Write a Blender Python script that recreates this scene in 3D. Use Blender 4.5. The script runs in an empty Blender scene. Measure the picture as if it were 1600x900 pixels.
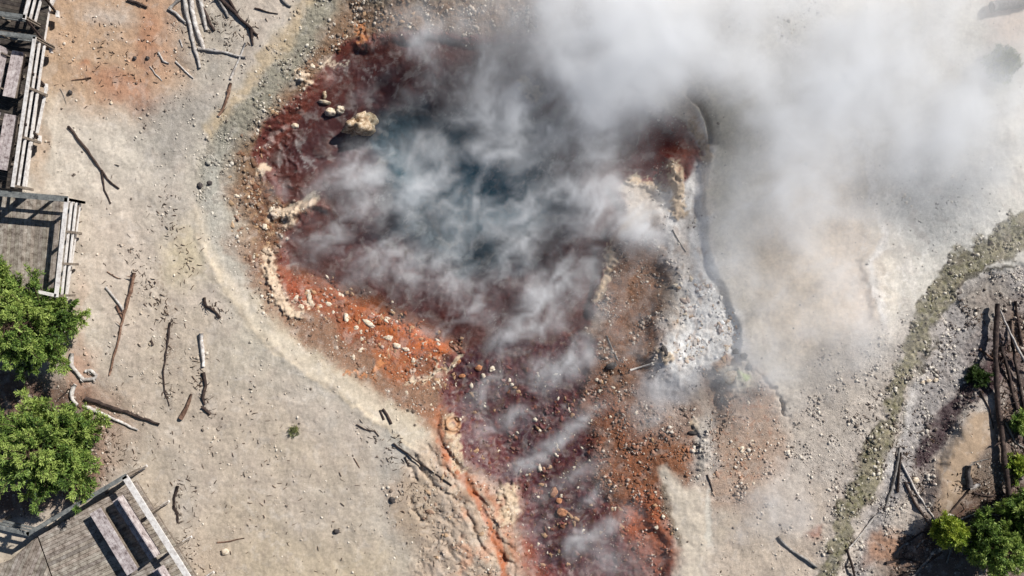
import bpy, bmesh, math, random
import numpy as np
from mathutils import Vector, Matrix
R = math.radians
scene = bpy.context.scene
COL = scene.collection

# ------------------------------------------------------------------ camera, sky, sun, exposure
H = 34.0            # flying height of the camera (m)
K = 0.025           # metres of ground per photo pixel (1600 px wide)
cd = bpy.data.cameras.new("camera"); cam = bpy.data.objects.new("camera", cd); COL.objects.link(cam)
cam.location = (0, 0, H); cam.rotation_euler = (0, 0, 0)
cd.sensor_width = 36.0; cd.lens = 36.0 * H / (1600 * K); cd.clip_start = 0.5; cd.clip_end = 6000
scene.camera = cam
SUN_EL = 37.0
SUN_AZ = math.atan2(0.62, 0.78)       # direction TOWARDS the sun, upper right
w = bpy.data.worlds.new("World"); scene.world = w; w.use_nodes = True
nt = w.node_tree; nt.nodes.clear()
sky = nt.nodes.new("ShaderNodeTexSky"); sky.sky_type = 'NISHITA'; sky.sun_disc = False
sky.sun_elevation = R(SUN_EL); sky.sun_rotation = math.pi/2 - SUN_AZ
sky.altitude = 2300
bg = nt.nodes.new("ShaderNodeBackground"); bg.inputs[1].default_value = 0.055
out = nt.nodes.new("ShaderNodeOutputWorld")
nt.links.new(sky.outputs[0], bg.inputs[0]); nt.links.new(bg.outputs[0], out.inputs[0])
sl = bpy.data.lights.new("sun", 'SUN'); sl.energy = 5.0; sl.angle = R(0.5); sl.color = (1.0, 0.97, 0.925)
sun = bpy.data.objects.new("sun", sl); COL.objects.link(sun)
sd_ = Vector((math.cos(SUN_AZ)*math.cos(R(SUN_EL)), math.sin(SUN_AZ)*math.cos(R(SUN_EL)), math.sin(R(SUN_EL))))
sun.rotation_euler = sd_.to_track_quat('Z', 'Y').to_euler(); sun.location = sd_*60
vs = scene.view_settings; vs.view_transform = 'Standard'; vs.look = 'None'; vs.gamma = 1; vs.use_curve_mapping = False
vs.exposure = 0.25
cy = scene.cycles
cy.use_denoising = True
cy.max_bounces = 16; cy.diffuse_bounces = 6; cy.glossy_bounces = 2; cy.transmission_bounces = 2
cy.volume_bounces = 12; cy.transparent_max_bounces = 48
cy.volume_step_rate = 2.0; cy.volume_max_steps = 128
cy.use_adaptive_sampling = True; cy.adaptive_threshold = 0.02
cy.caustics_reflective = False; cy.caustics_refractive = False

# ------------------------------------------------------------------ numpy helpers
def _hash(ix, iy, seed):
    h = (ix.astype(np.int64)*374761393 + iy.astype(np.int64)*668265263 + seed*1442695041) & 0xffffffff
    h = ((h ^ (h >> 13)) * 1274126177) & 0xffffffff
    return (h ^ (h >> 16)) & 0xffff
def perlin(x, y, seed=0):
    ix = np.floor(x); iy = np.floor(y); fx = x-ix; fy = y-iy
    sx = fx*fx*fx*(fx*(fx*6-15)+10); sy = fy*fy*fy*(fy*(fy*6-15)+10)
    def g(a, b, dx, dy):
        t = _hash(a, b, seed)*(2*math.pi/65536)
        return np.cos(t)*dx + np.sin(t)*dy
    a = g(ix, iy, fx, fy); b = g(ix+1, iy, fx-1, fy); c = g(ix, iy+1, fx, fy-1); d = g(ix+1, iy+1, fx-1, fy-1)
    return 1.5*((a+(b-a)*sx) + ((c+(d-c)*sx)-(a+(b-a)*sx))*sy)
def fbm(x, y, seed=0, octv=4, gain=0.5):
    s = 0; a = 1; n = 0
    for o in range(octv):
        s = s + a*perlin(x*2**o+17.3*o, y*2**o-9.1*o, seed+o*31); n += a; a *= gain
    return s/n*1.4
def ridged(x, y, seed=0, octv=3):
    s = 0; a = 1; n = 0
    for o in range(octv):
        s = s + a*(1-np.abs(perlin(x*2**o, y*2**o, seed+o*57))*1.8); n += a; a *= 0.5
    return s/n
def sst(a, b, x):
    t = np.clip((x-a)/(b-a), 0, 1); return t*t*(3-2*t)
def ldist(pts, X, Y):
    d = np.full(np.shape(X), 1e9)
    for (x0, y0), (x1, y1) in zip(pts[:-1], pts[1:]):
        dx, dy = x1-x0, y1-y0; L = dx*dx+dy*dy+1e-9
        t = np.clip(((X-x0)*dx+(Y-y0)*dy)/L, 0, 1)
        d = np.minimum(d, (X-x0-t*dx)**2+(Y-y0-t*dy)**2)
    return np.sqrt(d)
def sdist(poly, X, Y):                 # negative inside
    P = list(poly)+[poly[0]]
    d = ldist(P, X, Y); ins = np.zeros(np.shape(X), bool)
    for (x0, y0), (x1, y1) in zip(P[:-1], P[1:]):
        if y0 == y1: continue
        c = (y0 > Y) != (y1 > Y)
        ins ^= c & (X < (x1-x0)*(Y-y0)/(y1-y0)+x0)
    return np.where(ins, -d, d)
def lin(c):
    c = np.array(c, float)/255
    return np.where(c <= 0.04045, c/12.92, ((c+0.055)/1.055)**2.4)
AK = 0.84                              # sunlit photo value -> surface albedo
def alb(r, g, b, k=1.0): return lin((r, g, b))*AK*k

# ------------------------------------------------------------------ terrain: outlines in ground units of 2.5 cm
BASIN = [(500,-60),(468,10),(425,75),(372,145),(322,200),(300,255),(300,325),(325,398),(360,462),(402,517),(470,577),(545,627),
         (620,677),(690,740),(735,830),(760,1000),(1120,1000),(1118,900),(1125,800),(1130,690),(1140,620),(1162,575),(1162,510),
         (1132,440),(1110,380),(1106,300),(1116,225),(1100,175),(1062,140),(1010,100),(975,20),(960,-60)]
POOL = [(462,150),(500,110),(540,60),(640,45),(740,55),(830,50),(930,90),(1010,150),(1045,180),(1068,205),(1090,245),(1075,275),(1055,262),(1040,285),
        (1000,272),(965,290),(985,330),(955,372),(945,400),(955,420),(935,470),(925,505),(900,525),(820,535),(715,560),(690,545),(640,522),
        (590,495),(520,465),(470,430),(438,440),(432,400),(445,365),(470,335),(495,320),(440,315),(410,275),(392,240),(415,190)]
CHAN = [(690,560),(760,535),(905,520),(935,535),(925,590),(900,630),(935,690),(930,740),(960,790),(1010,800),(1045,850),(1050,1000),
        (800,1000),(812,880),(770,790),(728,735),(712,690),(688,640)]
RED2 = [(990,240),(1020,190),(1046,172),(1072,200),(1094,250),(1074,278),(1052,290),(1000,288)]
def warp(U, V, a, s, seed):
    return U+a*fbm(U/s, V/s, seed, 3), V+a*fbm(U/s+50, V/s+20, seed+7, 3)

def height(U, V, fine=True):
    Uw, Vw = warp(U, V, 14, 60, 3)
    d = -sdist(BASIN, U*0.6+Uw*0.4, V*0.6+Vw*0.4)
    east = sst(930, 1030, U)*(1-sst(640, 760, V))
    wid = 118*(1-east)+20*east
    ramp = sst(-0.03, 1, d/wid)
    z = -0.86*ramp*(1-0.85*sst(900, 1085, U)*sst(560, 680, V))
    # east shelf of white mud, brown shelf beside the pool
    z = z + 0.66*sst(22, -30, sdist([(1040,240),(1070,215),(1104,240),(1110,380),(1164,500),(1164,590),(1060,605),(1014,560),(1040,440),(1026,360)], Uw, Vw))*ramp
    z = z + 0.30*sst(30, -30, sdist([(950,380),(1040,330),(1060,440),(1030,600),(930,600),(925,520),(960,420)], Uw, Vw))*ramp
    dp = -sdist(POOL, Uw, Vw)
    z = z - sst(-6, 14, dp)*0.28 - 1.1*sst(40, 170, dp)
    dc = -sdist(CHAN, Uw, Vw)
    z = z - sst(-8, 14, dc)*0.17*(1-sst(-6, 14, dp))
    # rim crest
    crest = ldist([(318,205),(298,260),(300,325),(325,398),(360,462),(402,517),(470,577),(545,627),(620,677),(690,740)], Uw, Vw)
    z = z + 0.035*np.exp(-(crest/7)**2)*sst(300, 400, V)
    # east plateau and its crest
    ep = sst(6, -60, sdist([(1106,300),(1110,380),(1132,440),(1165,520),(1200,600),(1380,560),(1480,420),(1700,300),(1700,-200),(960,-200),(975,20),(1062,135),(1118,225)], U, V))
    z = z + (0.25-0.17*sst(200, 300, V))*ep
    cr = ldist([(1230,60),(1300,170),(1345,260),(1378,330),(1362,420),(1382,520)], Uw, Vw)
    z = z + 0.12*np.exp(-(cr/22)**2)
    # fissure running down from the mud shelf
    fi = ldist([(1150,545),(1160,560),(1176,582),(1210,608),(1222,630),(1236,662),(1246,720)], Uw*0.3+U*0.7+7*perlin(U/11, V/11, 97), Vw*0.3+V*0.7+7*perlin(U/11+9, V/11, 98))
    z = z - 0.20*np.exp(-(fi/2.6)**2)*sst(700, 620, V)*(0.35+0.65*sst(-0.3, 0.2, perlin(U/26, V/26, 99)))
    z = z - 0.55*np.exp(-(ldist([(1078,146),(1098,164),(1110,190),(1115,220)], U, V)/6)**2)
    # right-hand channel and stream
    oli = ldist([(1720,330),(1600,358),(1520,400),(1462,470),(1430,540),(1402,610),(1370,690),(1345,760),(1310,830),(1280,960)], Uw, Vw)
    z = z + 0.06*np.exp(-(oli/22)**2)
    ch = sdist([(1700,370),(1560,420),(1490,470),(1455,560),(1420,640),(1395,720),(1360,800),(1320,880),(1300,960),(1400,960),(1440,850),(1460,760),(1500,660),(1560,600),(1700,560)], Uw, Vw)
    z = z - 0.30*sst(12, -16, ch)
    st = ldist([(1640,520),(1560,560),(1520,600),(1480,640),(1450,690),(1440,725)], Uw, Vw)
    z = z - 0.14*np.exp(-(st/12)**2)
    # orange outflow channel and craggy ledges round it
    oc = ldist([(684,655),(690,690),(712,728),(742,770),(762,815),(780,860),(792,930)], Uw, Vw)
    crag = sst(12, -20, sdist([(640,700),(700,690),(760,760),(815,840),(830,960),(600,960),(650,860),(660,780)], Uw, Vw))
    wst = sst(10, -20, sdist([(395,190),(460,140),(470,300),(500,320),(450,360),(430,470),(480,500),(460,500),(395,440),(355,360),(350,280)], Uw, Vw))
    dr = fbm(U/9, V/9, 71, 3); n_ = dr
    fa, fb = (Uw*0.86-Vw*0.5)/1.0, (Uw*0.5+Vw*0.86)/1.0          # across and along the flow
    z = z + crag*(0.09*ridged(fa/30, fb/75, 90)-0.06-0.07*np.exp(-(perlin(fa/17+0.5*n_, fb/60, 77)/0.06)**2)+0.03*fbm(U/9, V/9, 79, 3))
    for ck in ([(652,712),(660,738),(684,762),(720,788),(738,826),(764,866),(800,892),(812,930)], [(668,700),(682,722),(704,742),(712,760)], [(742,772),(768,800),(776,838),(800,868)], [(642,730),(650,752)], [(644,784),(656,812)]):
        z = z - 0.10*np.exp(-(ldist(ck, U*0.4+Uw*0.6+3*n_, V*0.4+Vw*0.6-3*n_)/3.0)**2)
    z = z + wst*(0.20*np.clip(ridged(Uw/22, Vw/22, 95)-0.45, 0, 1))
    z = z - 0.16*np.exp(-(oc/6)**2)
    # crust ledges
    for pts, wd, hh in LEDGES:
        l = ldist(pts, U*0.65+Uw*0.35+9*dr, V*0.65+Vw*0.35-9*dr)
        z = z + hh*sst(wd*1.15, wd*0.5, l)*(0.7+0.5*fbm(U/8, V/8, 61, 3))
    # ring of a small vent
    rr = np.sqrt((U-708)**2+((V-664)*1.05)**2)
    z = z + 0.16*np.exp(-((rr-11)/3.2)**2)
    if fine:
        inb = sst(0, 60, d)*(1-0.85*sst(8, -8, sdist([(1034,745),(1052,734),(1072,750),(1106,768),(1108,850),(1100,910),(1078,930),(1060,860),(1042,800)], Uw, Vw)))*(1-0.6*sst(0, 20, dp))
        z = z + 0.05*fbm(U/45, V/45, 11, 4) + (0.012+0.02*inb)*fbm(U/7, V/7, 13, 3)
        z = z + 0.05*sst(10,60,dc)*sst(1040,1010,U)*fbm(U/16, V/16, 15, 3)
        gz = sst(20, -10, ch)
        z = z + 0.035*gz*fbm(U/6, V/6, 19, 2)
        ridge_zone = sst(60, 20, np.abs(d-45))*sst(380, 250, V)
        z = z + 0.035*ridge_zone*fbm(U/5, V/5, 23, 2)
        z = z + 0.05*np.exp(-(oli/24)**2)*fbm(U/6, V/6, 29, 2)
        sh = sst(8,-12, sdist([(1065,450),(1110,430),(1160,500),(1160,560),(1110,600),(1050,560)], Uw, Vw))
        z = z + 0.045*sh*fbm(Uw/13+3*n_, Vw/13, 41, 4)+0.03*sh*ridged(Uw/25, Vw/18, 42)
    return z
LEDGES = [([(421,392),(420,430),(430,462),(448,482),(464,492)], 10, 0.20), ([(428,332),(455,328),(478,316),(490,312)], 9, 0.18),
          ([(448,335),(452,345)], 9, 0.12), ([(484,455),(486,478)], 4, 0.12),
          ([(540,582),(570,588),(590,592)], 2.5, 0.08), ([(583,580),(590,568),(600,562)], 5, 0.10), ([(640,596),(668,590),(682,578),(680,560)], 3, 0.09),
          ([(684,577),(705,574)], 4, 0.08), ([(706,572),(718,556)], 3, 0.08),
          ([(702,655),(712,700),(722,730)], 9, 0.12), ([(788,765),(800,790),(795,812)], 14, 0.18),
          ([(1052,262),(1058,300),(1062,330)], 12, 0.2), ([(985,276),(1005,284),(1040,296)], 4, 0.14), ([(955,398),(962,410)], 6, 0.14),
          ([(952,385),(950,430),(930,470)], 6, 0.12), ([(1080,190),(1098,225),(1104,250)], 7, 0.15),
          ([(500,108),(515,98),(538,106)], 2.5, 0.06), ([(560,40),(566,62)], 7, 0.15), ([(405,265),(418,262)], 6, 0.12),
          ([(465,112),(482,128)], 6, 0.12), ([(1085,660),(1100,680),(1100,730)], 9, 0.12), ([(1030,550),(1045,562)], 8, 0.15),
          ([(1130,578),(1150,590),(1160,604)], 14, 0.13), ([(820,130),(835,145)], 12, 0.1)]

def axis(lo, hi, step, far):
    core = np.arange(lo, hi+1e-6, step)
    ext = [step*1.6]
    while sum(ext) < far: ext.append(ext[-1]*1.35)
    e = np.cumsum(ext)
    return np.concatenate([(lo-e)[::-1], core, hi+e])
STEP = 0.047
xs = axis(-21.2, 21.2, STEP, 2500); ys = axis(-12.4, 12.4, STEP, 2500)
X, Y = np.meshgrid(xs, ys)
Ug = 800+X/K; Vg = 450-Y/K
far = sst(0, 170, np.maximum(np.abs(Ug-800)-835, np.abs(Vg-450)-485))
Uc = np.clip(Ug, -200, 1800); Vc = np.clip(Vg, -150, 1050)
Z = height(Uc, Vc)*(1-far)
def ground_z(u, v):
    return float(height(np.array([float(u)]), np.array([float(v)]))[0])

# ground colours (albedo), as zones of sinter, gravel, bacterial mat and mud
U = 800+(Uc-800)*H/(H-Z); V = 450+(Vc-450)*H/(H-Z)
U1, V1 = warp(U, V, 16, 70, 101); U1, V1 = warp(U1, V1, 5, 14, 131)
U2, V2 = warp(U, V, 6, 18, 151)
n_big = fbm(U/160, V/160, 201, 4); n_mid = fbm(U/40, V/40, 211, 4); n_sm = fbm(U/10, V/10, 221, 3); n_ti = fbm(U/4, V/4, 231, 2)
C = np.zeros(X.shape+(3,)); C[:] = alb(206,192,177)
G = np.zeros(X.shape)+0.25           # gravelliness
W = np.zeros(X.shape)                # wetness
def mix(m, col, g=None, wet=None):
    global C, G, W
    m = np.clip(m, 0, 1)[..., None]
    C = C*(1-m)+np.array(col)*m
    if g is not None: G = G*(1-m[..., 0])+g*m[..., 0]
    if wet is not None: W = W*(1-m[..., 0])+wet*m[..., 0]
def blob(u, v, ru, rv, a=0.0, soft=0.6, wp=1):
    uu, vv = (U1, V1) if wp else (U2, V2)
    c, s = math.cos(R(a)), math.sin(R(a)); du, dv = uu-u, vv-v
    q = np.sqrt(((du*c-dv*s)/ru)**2+((du*s+dv*c)/rv)**2)
    return sst(1+soft, 1-soft, q)
def area(poly, soft=20, wp=1):
    uu, vv = (U1, V1) if wp else (U2, V2)
    return sst(soft, -soft, sdist(poly, uu, vv))
def line(pts, wd, soft=0.5, wp=2):
    uu, vv = (U1, V1) if wp == 1 else (U2, V2)
    return sst(wd*(1+soft), wd*(1-soft), ldist(pts, uu, vv))
mix(0.7*sst(-0.2, 0.6, n_big), alb(188,181,168)); mix(0.6*sst(-0.1, 0.7, -n_big), alb(208,194,168))
mix(0.35*sst(0.1, 0.7, n_mid), alb(182,168,150)); mix(0.3*sst(0.2, 0.8, -n_mid), alb(214,204,188))
# upper left: iron stained sinter
mix(0.85*area([(60,-80),(300,-80),(310,60),(290,150),(230,190),(140,175),(60,140)], 35), alb(192,158,126), 0.35)
mix(0.6*blob(120,50,70,60), alb(196,166,138)); mix(0.5*blob(165,25,35,18,0), alb(198,190,180))
mix(0.75*blob(200,140,62,24,-20), alb(182,130,100)); mix(0.6*blob(130,100,14,9), alb(180,118,82)); mix(0.5*blob(235,165,25,10), alb(160,110,84))
mix(0.6*blob(245,60,40,60), alb(190,146,116)); mix(0.8*blob(280,200,60,60,0), alb(168,162,152), 0.4)
mix(0.7*blob(330,60,60,70,0), alb(176,168,154), 0.45); mix(0.5*blob(225,60,12,60), alb(186,132,100))
mix(0.75*area([(40,180),(200,170),(240,230),(250,420),(150,560),(110,540),(20,300)], 40), alb(216,206,190), 0.15)
mix(0.55*blob(245,350,40,50), alb(182,172,158), 0.4)
mix(0.6*blob(290,400,40,45), alb(214,198,160), 0.1); mix(0.5*blob(280,560,40,90), alb(186,172,152), 0.4)
mix(0.55*blob(390,560,70,60), alb(194,186,168)); mix(0.5*blob(480,880,120,50), alb(204,184,140), 0.15)
mix(0.5*blob(560,800,90,60), alb(188,180,166)); mix(0.6*blob(500,770,12,10), alb(218,212,196)); mix(0.5*blob(585,825,20,9), alb(214,206,192))
mix(0.55*blob(390,830,50,60), alb(200,182,150)); mix(0.5*blob(250,800,45,80), alb(186,172,150)); mix(0.4*blob(300,880,60,40), alb(178,150,128), 0.5)
mix(0.5*blob(280,800,25,90), alb(186,184,178))
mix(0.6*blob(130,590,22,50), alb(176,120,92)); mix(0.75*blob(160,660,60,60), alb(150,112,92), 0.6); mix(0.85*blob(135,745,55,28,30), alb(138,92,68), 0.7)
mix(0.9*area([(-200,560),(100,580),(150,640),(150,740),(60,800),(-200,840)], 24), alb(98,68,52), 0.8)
mix(0.45*blob(120,500,14,70), alb(186,150,124)); mix(0.6*blob(60,230,14,60), alb(190,160,132))
mix(0.6*line([(640,640),(620,700),(625,780),(640,860)], 30, 0.9, 1), alb(184,182,174), 0.35)
mix(0.6*area([(150,560),(330,520),(480,650),(600,700),(620,900),(300,940),(190,800)], 60), alb(190,175,156))
mix(0.35*blob(180,420,60,120), alb(206,184,166))
# rim: pale crest, gravel slope
dB = -sdist(BASIN, U1*0.6+U*0.4, V1*0.6+V*0.4)
north = sst(400, 260, V); south = 1-north; westside = sst(1000, 850, U)
mix(sst(-30, 0, dB)*westside*0.5, alb(196,188,172), 0.3)
mix(sst(4, 30, dB)*westside*south*0.9, alb(192,178,156), 0.35)
mix(sst(0, 22, dB)*westside*north*0.9, alb(146,141,124), 0.95)
mix(0.55*line([(500,-20),(468,10),(432,68),(380,135),(345,180),(325,205)], 9, 0.95, 1), alb(190,164,122), 0.4)
mix(0.5*line([(284,300),(300,335),(322,392)], 3, 0.8, 2), alb(222,212,196))
mix(0.9*line([(310,370),(322,392),(352,450),(385,502),(425,545),(480,583),(545,628),(610,672),(665,715)], 3.4, 0.7, 2), alb(240,222,194), 0.1)
mix(0.75*line([(308,335),(336,420),(392,508),(466,566),(546,617),(616,660),(662,698)], 11, 0.9, 2), alb(208,194,172), 0.15)
mix(0.65*sst(5,25,dB)*sst(70,35,dB)*blob(350,350,70,130,0,0.5), alb(172,170,162), 0.6)
mix(sst(24, 52, dB+12*n_mid+6*n_sm)*westside*0.95*sst(330,420,V), alb(140,106,84), 0.85)
mix(sst(42, 78, dB+10*n_mid)*westside*0.95*sst(420,330,V), alb(138,104,80), 0.8)
mix(0.6*sst(50, 80, dB)*north*westside, alb(132,108,84), 0.9)
mix(0.8*sst(70, 100, dB+14*n_mid)*sst(520, 440, U)*sst(180,230,V), alb(112,74,50), 0.9, 0.3)
mix(0.7*sst(0.1,0.6,n_sm)*sst(60, 90, dB)*sst(520, 440, U), alb(168,140,108))
mix(0.7*sst(0.0,0.5,n_mid)*sst(60, 90, dB)*sst(720, 640, U)*sst(480, 560, V), alb(152,98,66))
# inner basin ground east of the pool
mix(area([(930,380),(1040,340),(1075,440),(1040,560),(1090,640),(1100,720),(1060,780),(960,800),(920,720),(930,620),(905,560),(930,500)], 16), alb(140,104,80), 0.8)
mix(0.6*sst(0.0,0.5,n_mid)*area([(930,500),(1060,480),(1080,760),(960,800),(900,640)], 20), alb(118,76,54))
mix(0.75*area([(1000,590),(1080,640),(1110,720),(1050,770),(1040,720),(960,740),(950,640)], 18), alb(156,104,72), 0.8)
mix(0.8*blob(1000,770,70,60), alb(156,98,66), 0.7)
mix(0.75*area([(855,560),(930,555),(960,620),(940,720),(900,700),(870,640)], 20), alb(118,68,48), 0.8, 0.3)
# white mud shelf
mix(area([(1046,250),(1070,205),(1096,170),(1106,200),(1112,260),(1112,380),(1136,440),(1166,500),(1168,550),(1136,590),(1060,606),(1024,570),(1044,500),(1052,430),(1036,370),(1034,300)], 18, 1), alb(240,238,234), 0.35)
mix(0.5*sst(0.1, 0.45, fbm(U/14, V/20, 551, 4))*blob(1060,450,50,150), alb(170,140,116))
mix(0.5*blob(1066,390,14,60), alb(200,184,168)); mix(0.4*blob(1050,470,16,45), alb(178,160,132)); mix(0.4*sst(0.1,0.5,n_mid)*blob(1105,510,50,60), alb(178,178,180))
mix(0.8*line([(1078,185),(1098,220),(1106,245),(1106,330)], 8, 0.6), alb(224,212,196))
mix(0.7*blob(1040,640,55,40), alb(176,160,148)); mix(0.8*blob(1045,605,40,24), alb(196,194,194), 0.3)
# pool bed and mats
dP = -sdist(POOL, U2, V2); dPw = -sdist(POOL, U1, V1)
mP = sst(-5, 6, dP)
mix(mP, alb(106,54,42), 0.4, 0.8)
mix(mP*0.8*sst(-0.2, 0.5, n_mid), alb(86,42,38)); mix(mP*sst(25, 80, dPw), alb(90,52,50), 0.2)
mix(mP*0.5*sst(0.1,0.6,n_sm), alb(112,58,48))
mix(mP*sst(85, 150, dPw+16*n_mid), alb(72,88,96), 0.1)
mix(mP*blob(745,290,135,58,-15), alb(58,116,132), 0.1)
mix(0.9*area([(425,425),(480,425),(560,455),(640,490),(720,535),(735,560),(700,590),(640,575),(570,540),(500,490),(450,462)], 12), alb(144,84,54), 0.6, 0.4)
mix(0.8*sst(-0.1,0.3,-n_mid+0.4*n_sm)*area([(425,425),(480,425),(560,455),(640,490),(720,535),(735,560),(700,600),(640,590),(570,550),(500,500),(450,470)], 14), alb(128,88,66), 0.9)
mix(0.8*blob(560,490,100,22,-28), alb(172,94,50)); mix(0.85*blob(650,540,50,20,-20), alb(206,108,44)); mix(0.6*blob(615,565,46,18,-30), alb(176,100,54)); mix(0.7*blob(470,452,40,16,-30), alb(160,78,50))
mix(0.7*sst(0.1,0.5,n_sm)*area([(440,440),(560,470),(720,560),(690,600),(560,540)], 12), alb(140,70,44))
# south channel
mC = area(CHAN, 7)
mix(mC, alb(96,48,50), 0.42, 0.8); mix(0.7*mC*sst(0.0,0.5,n_mid), alb(74,40,50)); mix(0.6*mC*sst(0.2,0.6,n_sm), alb(136,76,62)); 
mix(0.55*mC*sst(0.2,0.6,-n_sm), alb(124,84,56))
mix(0.9*blob(1012,815,40,34,-30), alb(186,104,66)); mix(0.8*blob(1025,860,36,36), alb(172,106,80)); mix(0.5*blob(980,700,50,50), alb(150,92,62))
mix(0.8*area([(795,850),(830,840),(850,880),(860,960),(800,960)], 10), alb(150,70,34))
mix(0.95*area(RED2, 5), alb(116,46,36), 0.5, 0.4); mix(0.6*blob(1070,235,12,34,-20), alb(150,78,52))
# lower centre: craggy travertine with orange outflow
mix(0.9*area([(600,770),(650,700),(700,700),(775,755),(815,830),(835,960),(640,960),(650,880)], 16), alb(188,168,148), 0.45)
mix(0.4*blob(650,800,30,80,-10), alb(176,156,130), 0.3); mix(0.6*sst(0.0,0.5,n_mid)*area([(690,720),(790,770),(830,960),(720,960)], 12), alb(186,128,94))
mix(0.6*sst(0.1,0.5,-n_mid)*area([(700,740),(800,780),(830,960),(740,960)], 10), alb(150,114,88)); mix(0.8*blob(797,790,18,24), alb(206,168,144))
mix(0.9*line([(684,640),(688,690),(710,730),(740,768),(762,815),(782,862),(794,930)], 6, 0.5), alb(176,100,58), 0.3, 0.6)
mix(0.75*line([(700,720),(760,760),(800,830),(812,880)], 7, 0.9, 1), alb(170,112,80)); mix(0.7*area([(650,640),(690,640),(700,700),(680,720)], 14), alb(158,110,82), 0.7)
# ledges of pale crust
for pts, wd, hh in LEDGES:
    dl = ldist(pts, U*0.65+U1*0.35+9*fbm(U/9,V/9,71,3), V*0.65+V1*0.35-9*fbm(U/9,V/9,71,3))
    wh = alb(216,194,168) if pts[0][0] < 600 else alb(206,184,156)
    if pts[0][0] < 640 and hh < 0.19 and pts[0][0] > 500: wh = alb(190,128,84)
    mix(0.9*sst(wd*1.2, wd*0.6, dl), wh, 0.4, 0.0)
mix(0.8*sst(6,3,np.abs(np.sqrt((U-706)**2+(V-664)**2)-10)), alb(196,150,112))
# grey crust pond, pebbly south-east
mix(0.9*area([(1100,575),(1165,570),(1230,640),(1235,740),(1180,800),(1110,800),(1095,700)], 18), alb(178,152,132), 0.7)
mix(0.55*sst(0.1,0.5,n_sm)*area([(1110,590),(1160,580),(1230,660),(1180,760),(1110,740)], 14), alb(168,120,92))
mix(0.9*blob(1147,590,26,20), alb(220,214,200), 0.2); mix(0.7*blob(1156,583,7,5,0,0.6,2), alb(186,208,140)); mix(0.7*blob(1132,568,12,7), alb(176,130,90))
mix(area([(1034,745),(1052,734),(1072,750),(1106,768),(1108,850),(1100,910),(1078,930),(1060,860),(1042,800)], 9, 1), alb(216,203,184), 0.05, 0.1)
mix(0.8*line([(1106,768),(1109,850)], 4, 0.8), alb(216,210,196)); mix(0.8*line([(1036,760),(1044,800),(1062,850)], 5, 0.8), alb(140,124,104), 0.8)
mix(0.7*blob(1100,690,18,50,0), alb(196,194,188), 0.7)
# east plateau
eP = area([(1112,200),(1108,300),(1114,390),(1170,520),(1190,590),(1240,640),(1700,500),(1700,-200),(975,-200),(985,60),(1062,130)], 12)
mix(eP, alb(216,211,200), 0.15)
mix(0.8*eP*blob(1270,420,110,190), alb(228,210,186), 0.05); mix(0.6*eP*blob(1150,240,50,130), alb(178,170,146), 0.15)
mix(0.7*eP*blob(1330,430,40,90), alb(220,203,184)); mix(0.7*eP*blob(1460,320,90,70), alb(204,205,202), 0.5)
mix(0.4*eP*blob(1352,480,16,50), alb(206,182,160))
mix(0.8*line([(1225,40),(1285,130),(1330,215),(1365,290),(1378,345),(1372,400),(1366,440),(1382,520)], 7, 0.8, 1), alb(244,240,234), 0.3)
mix(0.5*np.exp(-(perlin(U1/26+0.3*n_sm, V1/70, 541)/0.05)**2)*blob(1395,400,60,150), alb(244,240,234))
mix(0.7*line([(1366,300),(1400,390),(1430,450)], 5, 0.9, 1), alb(228,222,212), 0.3); mix(0.6*line([(1366,440),(1400,440),(1425,480),(1400,500)], 7, 0.9, 1), alb(224,218,208), 0.3)
mix(0.7*line([(1342,410),(1356,445),(1362,490)], 3.5, 0.8, 2), alb(140,124,110))
mix(0.7*blob(1250,20,40,40), alb(226,224,218), 0.8); mix(0.6*blob(1580,30,40,60), alb(190,160,138)); mix(0.5*blob(1570,110,24,40), alb(160,160,130))
# lower right: grey gravel
mix(0.85*area([(1240,620),(1330,560),(1440,480),(1700,400),(1700,1000),(1240,1000),(1230,760)], 40), alb(188,177,166), 0.7)
mix(0.7*area([(1250,560),(1340,520),(1400,560),(1350,700),(1280,720)], 30), alb(190,180,168), 0.7)
mix(0.6*area([(1180,760),(1240,740),(1300,780),(1260,960),(1130,960),(1130,830)], 20), alb(196,178,158), 0.45)
mix(0.5*blob(1230,780,40,60), alb(206,198,190), 0.2); mix(0.6*blob(1268,832,12,8,35), alb(158,98,80))
mix(area([(1480,455),(1560,425),(1700,380),(1700,560),(1560,580),(1480,640),(1440,720),(1400,800),(1370,900),(1310,960),(1340,860),(1380,740),(1430,610)], 14), alb(166,160,156), 0.95)
mix(0.7*area([(1500,460),(1580,430),(1600,500),(1540,530)], 14), alb(150,140,128), 0.5)
OLV = [(1720,335),(1600,362),(1535,392),(1478,448),(1440,520),(1412,590),(1385,660),(1358,730),(1330,800),(1295,880),(1280,960)]
U3 = U1+9*fbm(U/22, V/22, 171, 3); V3 = V1+9*fbm(U/22+5, V/22, 177, 3)
dO = ldist(OLV, U3, V3); wO = 15+8*fbm(V/70, U/300, 181, 2)+6*sst(560, 420, V)
mix(0.9*sst(wO+5, wO-4, dO), alb(138,132,108), 0.9)
mix(0.65*sst(wO+3, wO-3, dO)*sst(0.0, 0.35, n_sm+0.5*n_mid), alb(116,112,78)); mix(0.6*sst(wO, wO-6, dO)*sst(0.05, 0.4, -n_mid), alb(168,158,132))
mix(0.75*sst(4.5, 1.5, np.abs(dO-wO))*sst(-0.15, 0.25, n_mid+n_sm*0.6), alb(92,86,72), 1.0)
mix(0.85*sst(5, 2, ldist([(1590,408),(1530,430),(1490,460),(1462,520),(1436,590),(1412,660),(1385,730)], U3, V3))*sst(-0.3, 0.1, n_mid), alb(84,80,68), 1.0)
mix(0.6*sst(4, 1.5, ldist([(1600,352),(1520,385),(1470,440),(1450,490),(1420,560)], U3, V3)), alb(104,98,78))
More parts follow.
